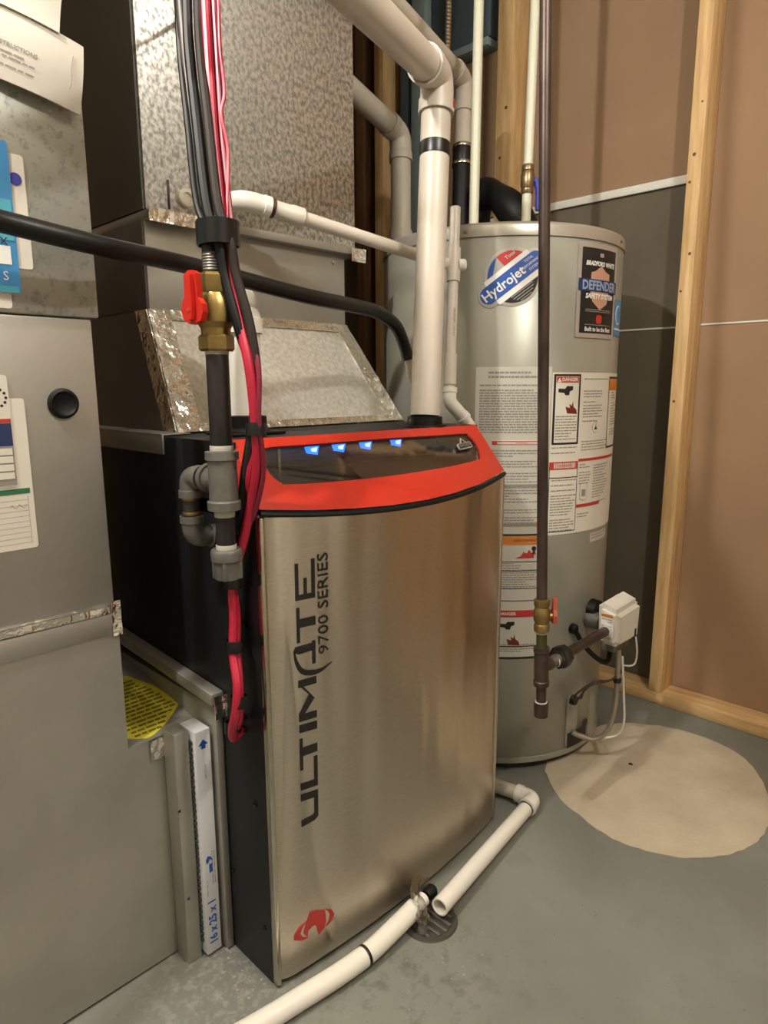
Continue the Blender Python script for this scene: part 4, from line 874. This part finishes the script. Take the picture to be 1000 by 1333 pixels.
# water pipes
w1 = thing('water_pipe', (.938, .328, 1.366), 'straight cream water pipe rising from the tank beside the black hose', 'pipe', 'water pipes on the tank')
pipe('pipe', [(.938, .328, 1.3655), (.992, .364, 2.44)], .0127, M_cpvc, w1)
w2 = thing('water_pipe', (1.03, .229, 1.366), 'cream water pipe with a blue handled ball valve above the tank', 'pipe', 'water pipes on the tank')
wa, wb = Vector((1.028, .228, 1.3655)), Vector((1.078, .247, 2.44)); wd2 = (wb - wa).normalized()
pipe('pipe', [wa, wb], .0122, M_cpvc, w2); vc = wa + wd2 * .155
mb = MB(); mb.lathe(vc - wd2 * .036, wd2, [(0, .0135), (.004, .016), (.012, .016), (.014, .0145), (.022, .0175), (.048, .0175), (.056, .0145), (.058, .016), (.068, .016), (.072, .0135)], 16); vb = mb.build('ball_valve', M_copper_ring, w2)
sdv = Vector((.70, -.70, .02)).normalized(); MB().lathe(vc + sdv * .012, sdv, [(0, .005), (.006, .005), (.008, .004), (.010, .004)], 10).build('valve_stem', M_steel_trim, vb)
hp = vc + sdv * .018; mb = MB(); mb.sweep([hp + Vector((-.004, .004, .004)), hp + Vector((.004, -.004, -.004)), hp + Vector((.009, -.009, -.03)), hp + Vector((.008, -.008, -.075))], [.006, .008, .009, .0075], 10); mb.build('valve_lever', M_inkpurple, vb, 'blue lever')

# flexible conduit
fc = MB(); fp0, fp1 = Vector((1.112, .556, 2.44)), Vector((1.071, .534, 1.885)); N_ = 110
fc.sweep([fp0 + (fp1 - fp0) * k / N_ for k in range(N_ + 1)], [.0098 if k % 2 else .0078 for k in range(N_ + 1)], 12)
fo = fc.build('flexible_conduit', M_steel_trim, ang=20); tag(fo, 'thin ribbed metal conduit hanging behind the vent pipe elbow', 'conduit')

# ---------------------------------------------------------------- gas line of the furnace
g1 = thing('furnace_gas_line', (-0.047, 0.02, 0.72), 'black iron gas line with a red handled brass valve left of the furnace', 'gas line')
gx, gy, gr = -0.046, 0.02, 0.0155
def gp(z): return (gx + .0006 * 0, gy, z)
def lv(z0, z1, r, name, m, label=None, par=None): return pipe(name, [gp(z0), gp(z1)], r, m, par or g1, label)
pipe('upper_pipe', spline([gp(1.142), (-0.047, 0.026, 1.20), (-0.034, 0.068, 1.36), (-0.022, 0.104, 1.53), (0.03, 0.25, 2.44)], 5), .0110, M_iron, g1)
mb = MB(); n_ = 14
mb.lathe(gp(1.150), (0, 0, 1), [(k * .0018, .0142 if k % 2 else .0132) for k in range(n_)], 20); mb.build('thread', M_mall, g1)
mb = MB(); mb.hexa(gp(1.122), (0, 0, 1), [(0, .021), (.003, .0225), (.022, .0225), (.026, .019)]); mb.lathe(gp(1.064), (0, 0, 1), [(0, .0195), (.012, .020), (.020, .0255), (.036, .0265), (.050, .0235), (.058, .0195)], 24); mb.hexa(gp(1.046), (0, 0, 1), [(0, .0215), (.003, .024), (.019, .024), (.022, .021)])
bv = mb.build('ball_valve', M_brass, g1, 'brass ball valve body', ang=30)
sd_ = Vector((-0.96, -0.28, 0)).normalized(); sp_ = Vector(gp(1.100)) + sd_ * .02; tv = Vector((0, 0, 1)).cross(sd_).normalized()
MB().lathe(sp_, sd_, [(0, .009), (.014, .009), (.014, .006), (.024, .006)], 16).build('valve_stem', M_brass, bv)
def hd(a, b, o_): return tuple(sp_ + sd_ * (.014 + o_) + tv * a + Vector((0, 0, 1)) * b)
prof = [(-.009, .042), (-.004, .046), (.004, .046), (.009, .042), (.011, .012), (.0175, .004), (.0185, -.006), (.014, -.017), (.004, -.021), (-.006, -.021), (-.015, -.015), (-.0185, -.004), (-.0165, .006), (-.012, .014)]
mb = MB(); mb.prism(prof, lambda a, b: hd(a, b, .010), lambda a, b: hd(a, b, .0)); hl = mb.build('valve_handle', M_redh, bv, 'red lever handle', smooth=False)
mb = MB(); mb.prism([(-.005, .040), (.005, .040), (.006, .0), (.004, -.016), (-.004, -.016), (-.006, .0)], lambda a, b: hd(a, b, .0165), lambda a, b: hd(a, b, .0095)); mb.build('handle_rib', M_redh, hl, smooth=False)
MB().lathe(hd(0, -.004, .0164), sd_, [(0, .003), (.0008, .0028)], 10).build('handle_screw', M_inkred, hl)
lv(.905, 1.05, gr, 'pipe', M_iron); ring('sealant', gp(1.0445), (0, 0, 1), gr, .006, .0006, M_dope, g1); ring('sealant', gp(.9135), (0, 0, 1), gr, .008, .0008, M_dope, g1)
mb = MB(); mb.lathe(gp(.826), (0, 0, 1), [(0, .018), (0, .0235), (.012, .0240), (.014, .0205), (.070, .0205), (.072, .0240), (.083, .0235), (.083, .018)], 28)
mb.sweep([(gx, gy, .868), (gx, gy + .036, .868)], .018, 20); mb.lathe((gx, gy + .030, .868), (0, 1, 0), [(0, .020), (0, .0215), (.010, .0215), (.011, .017)], 24); mb.build('tee', M_mall, g1)
pipe('nipple', [(gx, gy + .03, .868), (gx, gy + .06, .868)], .0128, M_iron, g1)
elbow('elbow', (gx - .004, gy + .048, .868), (gx - .008, gy + .078, .868), (gx - .008, gy + .078, .836), .0135, M_mall, g1, rad=.026, lip=.2)
pipe('nipple', [(gx - .008, gy + .078, .842), (gx - .008, gy + .078, .795)], .0128, M_iron, g1)
for z in (.834, .812): ring('sealant', (gx - .008, gy + .078, z), (0, 0, 1), .0128, .005, .0008, M_brass, g1)
elbow('elbow', (gx - .008, gy + .078, .808), (gx - .008, gy + .078, .774), (gx + .03, gy + .078, .772), .0135, M_mall, g1, rad=.028, lip=.2)
pipe('nipple', [(gx + .025, gy + .078, .772), (-.0008, gy + .078, .772)], .0125, M_iron, g1)
lv(.74, .836, .0138, 'nipple', M_iron); ring('sealant', gp(.820), (0, 0, 1), .0138, .009, .0008, M_dope, g1); ring('sealant', gp(.771), (0, 0, 1), .0138, .008, .0008, M_dope, g1)
mb = MB(); mb.lathe(gp(.722), (0, 0, 1), [(0, .012), (.002, .0175), (.028, .0195), (.030, .0225), (.042, .0232), (.046, .021), (.046, .0145)], 24)
for k in range(4): a = R(45 + 90 * k); mb.box((gx + .017 * math.cos(a) - .004, gy + .017 * math.sin(a) - .004, .724), (gx + .017 * math.cos(a) + .004, gy + .017 * math.sin(a) + .004, .752), .0015)
mb.build('drip_cap', M_mall, g1, 'ribbed cast cap')

# ---------------------------------------------------------------- cable bundle
cb = thing('cable_bundle', (-.03, .03, .43), 'bundle of red and dark cables strapped to the gas line beside the furnace', 'cables')
def cable(name, pts, r, m, label=None): return MB().sweep(spline(pts, 7), r, 10).build(name, m, cb, label)
red1 = [(.012, .098, 1.68), (-.003, .076, 1.528), (-.011, .062, 1.447), (-.022, .041, 1.325), (-.034, .010, 1.204), (-.035, .002, 1.159), (-.032, -.016, 1.083), (-.031, -.033, 1.022), (-.026, -.034, .95), (-.018, -.022, .885), (-.014, .004, .824), (-.018, .018, .775), (-.026, .038, .715), (-.028, .038, .655), (-.035, .033, .601), (-.044, .012, .558), (-.048, .014, .514), (-.045, .030, .480), (-.03, .05, .452), (-.004, .07, .447)]
cable('cable', red1, .0068, M_cablered, 'crimson cable')
red2 = [(.03, .108, 1.69), (.012, .080, 1.537), (.002, .066, 1.457), (-.010, .050, 1.343), (-.018, .036, 1.281), (-.026, .014, 1.209), (-.024, .008, 1.157), (-.020, -.012, 1.074), (-.021, -.028, 1.002), (-.018, -.028, .939), (-.022, -.010, .873), (-.012, .006, .837), (-.012, .022, .790), (-.020, .046, .725), (-.018, .044, .655), (-.024, .038, .601), (-.034, .020, .555), (-.036, .022, .50), (-.022, .06, .452), (-.004, .075, .447)]
cable('cable', red2, .0056, M_cablered)
cable('cable', [(p[0] + .010, p[1] - .006, p[2]) for p in red1[:8]] + [(-.024, -.040, .95), (-.012, -.03, .885), (-.010, -.004, .824), (-.012, .02, .79)], .0042, M_cablemaroon)
blk1 = [(-.005, .115, 1.66), (-.020, .093, 1.528), (-.029, .080, 1.447), (-.040, .052, 1.346), (-.050, .022, 1.234), (-.046, .003, 1.184), (-.042, -.001, 1.143), (-.034, -.018, 1.073), (-.018, -.024, 1.012), (-.017, -.020, .96), (-.022, .002, .87), (-.018, .024, .80), (-.020, .05, .70), (-.016, .052, .60), (-.022, .04, .55), (-.026, .04, .49), (-.006, .07, .47)]
cable('cable', blk1, .0072, M_rubber, 'thick dark cable'); cable('cable', [(p[0] + .011, p[1] - .010, p[2] + .002) for p in blk1[:8]] + [(-.020, -.034, 1.0), (-.024, -.02, .92), (-.02, .01, .85)], .0068, M_cablegrey)
cable('cable', [(p[0] + .004, p[1] + .004, p[2]) for p in red2[:9]] + [(-.016, -.018, .939), (-.018, 0, .873)], .0052, M_cablegrey)
cable('cable', [(p[0] - .006, p[1] + .012, p[2]) for p in blk1[:5]] + [(-.055, -.002, 1.19)], .0050, M_rubber)
cable('cable', [(.02, .09, 1.68), (.009, .063, 1.527), (-.001, .048, 1.447), (-.004, .038, 1.386), (-.012, .036, 1.356), (-.011, .026, 1.315), (-.016, .020, 1.28), (-.030, .006, 1.214), (-.032, .0, 1.19)], .0026, M_cablered, 'thin crimson wire')
cable('cable', [(-.045, .05, 1.70), (.02, .12, 1.67), (.09, .27, 1.655), (.15, .40, 1.652), (.163, .4185, 1.652)], .0036, M_rubber, 'thin wire into the plenum')
# straps
def strap(z0, z1, pts, name='strap'):
    n = len(pts); mb = MB()
    P = spline([(x, y, 0) for x, y in pts] + [(pts[0][0], pts[0][1], 0)], 6)[:-1]; m_ = len(P)
    vs = [(p.x, p.y, z) for z in (z0, z1) for p in P]; cx_ = sum(p.x for p in P) / m_; cy_ = sum(p.y for p in P) / m_
    vs += [(cx_ + (p.x - cx_) * .93, cy_ + (p.y - cy_) * .93, z) for z in (z0, z1) for p in P]
    fs = []
    for i in range(m_):
        j = (i + 1) % m_; fs += [(i, j, m_ + j, m_ + i), (2 * m_ + j, 2 * m_ + i, 3 * m_ + i, 3 * m_ + j), (j, i, 2 * m_ + i, 2 * m_ + j), (m_ + i, m_ + j, 3 * m_ + j, 3 * m_ + i)]
    mb.add(vs, fs); return mb.build(name, M_vinyl, cb, 'black strap' if name == 'strap' else None)
strap(1.183, 1.214, [(-.066, .022), (-.062, .000), (-.048, -.012), (-.026, -.010), (-.012, .004), (-.014, .022), (-.03, .038), (-.054, .042)])
for (x, y, z, r) in ((-.027, .036, .71, .012), (-.030, .036, .61, .013), (-.040, .016, .53, .012), (-.022, -.03, .94, .013), (-.034, .045, .475, .012)):
    ring('cable_tape', (x, y, z), (.1, .1, 1), r, .018, .0012, M_vinyl, cb)

# ---------------------------------------------------------------- insulated hose
hs = MB().sweep(spline([(-.62, .02, 1.20), (-.45, .07, 1.198), (-.311, .100, 1.193), (-.273, .112, 1.192), (-.157, .118, 1.182), (.001, .152, 1.178), (.217, .150, 1.154), (.359, .175, 1.150), (.445, .192, 1.144), (.510, .205, 1.122), (.548, .215, 1.082), (.558, .214, 1.055)], 8), .0134, 16)
ho = hs.build('insulated_hose', M_hose); tag(ho, 'long black insulated hose running from the left edge across to the vent pipe', 'hose')
MB().sweep([(.557, .2142, 1.062), (.566, .2125, 1.02), (.60, .21, .97), (.64, .22, .95)], .009, 12).build('hose_tail', M_pvc, ho)

# ---------------------------------------------------------------- gas line of the heater
g2 = thing('heater_gas_line', (.73, -.05, .25), 'slim dark iron gas pipe standing in front of the water heater', 'gas line')
q0, q1 = Vector((.7275, -.054, .24)), Vector((.7075, -.006, 1.80)); qd = (q1 - q0).normalized()
def Q(z): return Vector((-0.565, -0.803, 1.0)) * 0.0705 + (q0 + qd * ((z - q0.z) / qd.z)) * 0.9295
pipe('riser', [Q(.50), Q(2.52)], .0110, M_iron_br, g2)
mb = MB(); mb.lathe(Q(.448), qd, [(0, .0135), (.002, .0165), (.014, .0165), (.018, .014), (.028, .0175), (.044, .0175), (.054, .014), (.058, .0165), (.070, .0165), (.072, .0135)], 18); v2 = mb.build('gas_valve', M_brass, g2, 'brass gas valve')
vv = Vector((.72, -.68, 0)); MB().lathe(Q(.484) + vv * .010, vv, [(0, .008), (.012, .008), (.014, .006)], 12).build('valve_stem', M_brass, v2)
hh = Q(.484) + vv * .022
def rh(a, b, o_): return tuple(hh + vv * o_ + Vector((.68, .72, 0)) * a + Vector((0, 0, 1)) * b)
mb = MB(); mb.prism([(-.012, -.014), (.010, -.014), (.014, -.004), (.012, .008), (.004, .018), (.003, .040), (-.006, .040), (-.008, .016), (-.014, .004)], lambda a, b: rh(a, b, .008), lambda a, b: rh(a, b, 0)); mb.build('valve_handle', mat('faded_red_vinyl', '#a5462f', .45), v2, 'red lever', smooth=False)
pipe('nipple', [Q(.405), Q(.452)], .0112, mat('green_sealed_pipe', '#3f431c', .5, .3), g2); 
for z in (.446, .405): ring('sealant', Q(z), qd, .0112, .005, .0012, M_dope, g2)
mb = MB(); mb.lathe(Q(.318), qd, [(0, .0125), (0, .0165), (.010, .017), (.012, .0155), (.074, .0155), (.076, .017), (.086, .0165), (.086, .0125)], 22)
tm = Q(.362); bdir = Vector((.99, -.10, 0)).normalized(); mb.sweep([tm, tm + bdir * .030], .0138, 18); mb.build('tee', M_iron_br, g2)
ring('sealant', tm + bdir * .048, bdir, .0128, .004, .001, M_dope, g2)
pipe('nipple', [tm + bdir * .028, tm + bdir * .06 + Vector((0, 0, .004))], .0124, M_mall, g2)
gend = Vector(gc(-.042, .075, .385)); us = tm + bdir * .055 + Vector((0, 0, .003)); bd2 = (gend - us).normalized()
mb = MB(); mb.hexa(us, bd2, [(0, .0165), (.003, .019), (.010, .019)]); mb.lathe(us + bd2 * .009, bd2, [(0, .020), (.002, .0255), (.026, .0255), (.030, .020)], 8); mb.build('union', M_iron, g2, 'dark octagonal union nut')
ring('sealant', us + bd2 * .041, bd2, .0150, .008, .0025, M_dope, g2); pipe('nipple', [us + bd2 * .035, gend], .0120, M_iron_br, g2); ring('sealant', gend - bd2 * .007, bd2, .0125, .007, .0035, M_dope, g2)
pipe('drip_leg', [Q(.262), Q(.322)], .0108, M_iron_br, g2); ring('sealant', Q(.276), qd, .0112, .005, .0022, M_dope, g2)
mb = MB(); mb.lathe(Q(.240), qd, [(0, .010), (.002, .0148), (.026, .0155), (.034, .0155), (.034, .011)], 20); mb.build('drip_cap', M_iron_br, g2)

# ---------------------------------------------------------------- pipes on the floor
fa = thing('floor_drain_pipe', (.55, -.05, 0), 'bright white pipe on the floor with an elbow and open end pointing at the drain', 'pipe', 'drain pipes on the floor')
a0, a1, a2 = Vector((.700, .115, .022)), Vector((.728, -.045, .024)), Vector((.298, -.106, .034)); da = (a2 - a1).normalized(); d1 = (a1 - a0).normalized()
pipe('short_leg', [a0, a1 - d1 * .03], .0167, M_pvc, fa, 'short leg with printing')
elbow('elbow', a1 - d1 * .045, a1, a1 + da * .045, .0172, M_pvc_bright, fa, rad=.03, lip=.16)
ring('glue_ring', a1 + da * .050, da, .0172, .004, .0008, M_wiredark, fa)
mb = MB(); mb.sweep([a1 + da * .04, a2], .0167, 22, cap=False); mb.sweep([a1 + da * .04, a2], .0140, 22, cap=False)
n_ = 22; mb.lathe(a2, da, [(0, .0140), (0, .0167)], 22, ends=False); mb.build('pipe', M_pvc_bright, fa)
lettering('print', 'PVC 1120', .009, lambda a, b: tuple(a0 + d1 * (.065 + a) + Vector((-.62, -.1, .78)).normalized() * .0172 + Vector((0.6, 0.1, 0.55)) * b), M_inkgrey, fa)
fb = thing('condensate_hose_pipe', (.1, -.06, 0), 'curved white pipe with a black ring lying along the front of the furnace', 'pipe', 'drain pipes on the floor')
b_ = [(.268, -.070, .030), (.21, -.073, .026), (.142, -.074, .0215), (.08, -.068, .0195), (.018, -.058, .0185), (-.089, -.040, .0182), (-.25, -.005, .0182), (-.38, .03, .0182)]
bs = spline(b_, 8); pipe('pipe', bs, .0174, M_pvc_bright, fb)
ring('black_ring', bs[17], bs[18] - bs[16], .0174, .0055, .0012, M_vinyl, fb)
mb = MB(); dd = (bs[0] - bs[2]).normalized(); mb.lathe(bs[0] + dd * -.002, dd, [(0, .0135), (.03, .0135), (.032, .011), (.034, .008)], 18); mb.build('end_fitting', M_pvc_bright, fb)
mb = MB(); mb.lathe(bs[0] + dd * .036, dd, [(0, .0105), (.008, .0125), (.020, .0125), (.024, .009)], 16); mb.build('rubber_tip', M_rubber, fb)
# floor drain with clear cup
fd = thing('floor_drain', (.295, -.078, 0), 'small round floor drain with clear plastic pieces under the pipe ends', 'drain')
mb = MB(); mb.lathe((.290, -.088, .0003), (0, 0, 1), [(0, .054), (.003, .052), (.003, .044), (.001, .042), (.001, 0)], 32, ends=False); mb.build('drain_ring', mat('stained_iron', '#56534c', .5, .5), fd)
for k in range(5): mb = MB(); x = .258 + k * .016; h_ = math.sqrt(.042 ** 2 - (x - .290) ** 2); mb.box((x - .003, -.088 - h_, .0015), (x + .003, -.088 + h_, .004), .001); mb.build('grate_bar', M_mall, fd)
mb = MB(); mb.lathe((.258, -.098, .0045), (0, 0, 1), [(0, .011), (.004, .012), (.028, .009), (.032, .013), (.034, .012)], 16); mb.build('clear_cup', M_clear, fd, 'small clear plastic cup')
mb = MB(); mb.sweep(spline([(.258, -.098, .036), (.266, -.088, .05), (.27, -.07, .052), (.295, -.045, .045), (.33, -.02, .03)], 5), .009, 12); mb.build('clear_tube', M_clear, fd, 'short clear tube')
mb = MB(); mb.lathe((.335, -.035, .004), (0, 0, 1), [(0, .014), (.012, .015), (.024, .012), (.026, .006)], 16); mb.build('clear_cup', M_clear, fd)
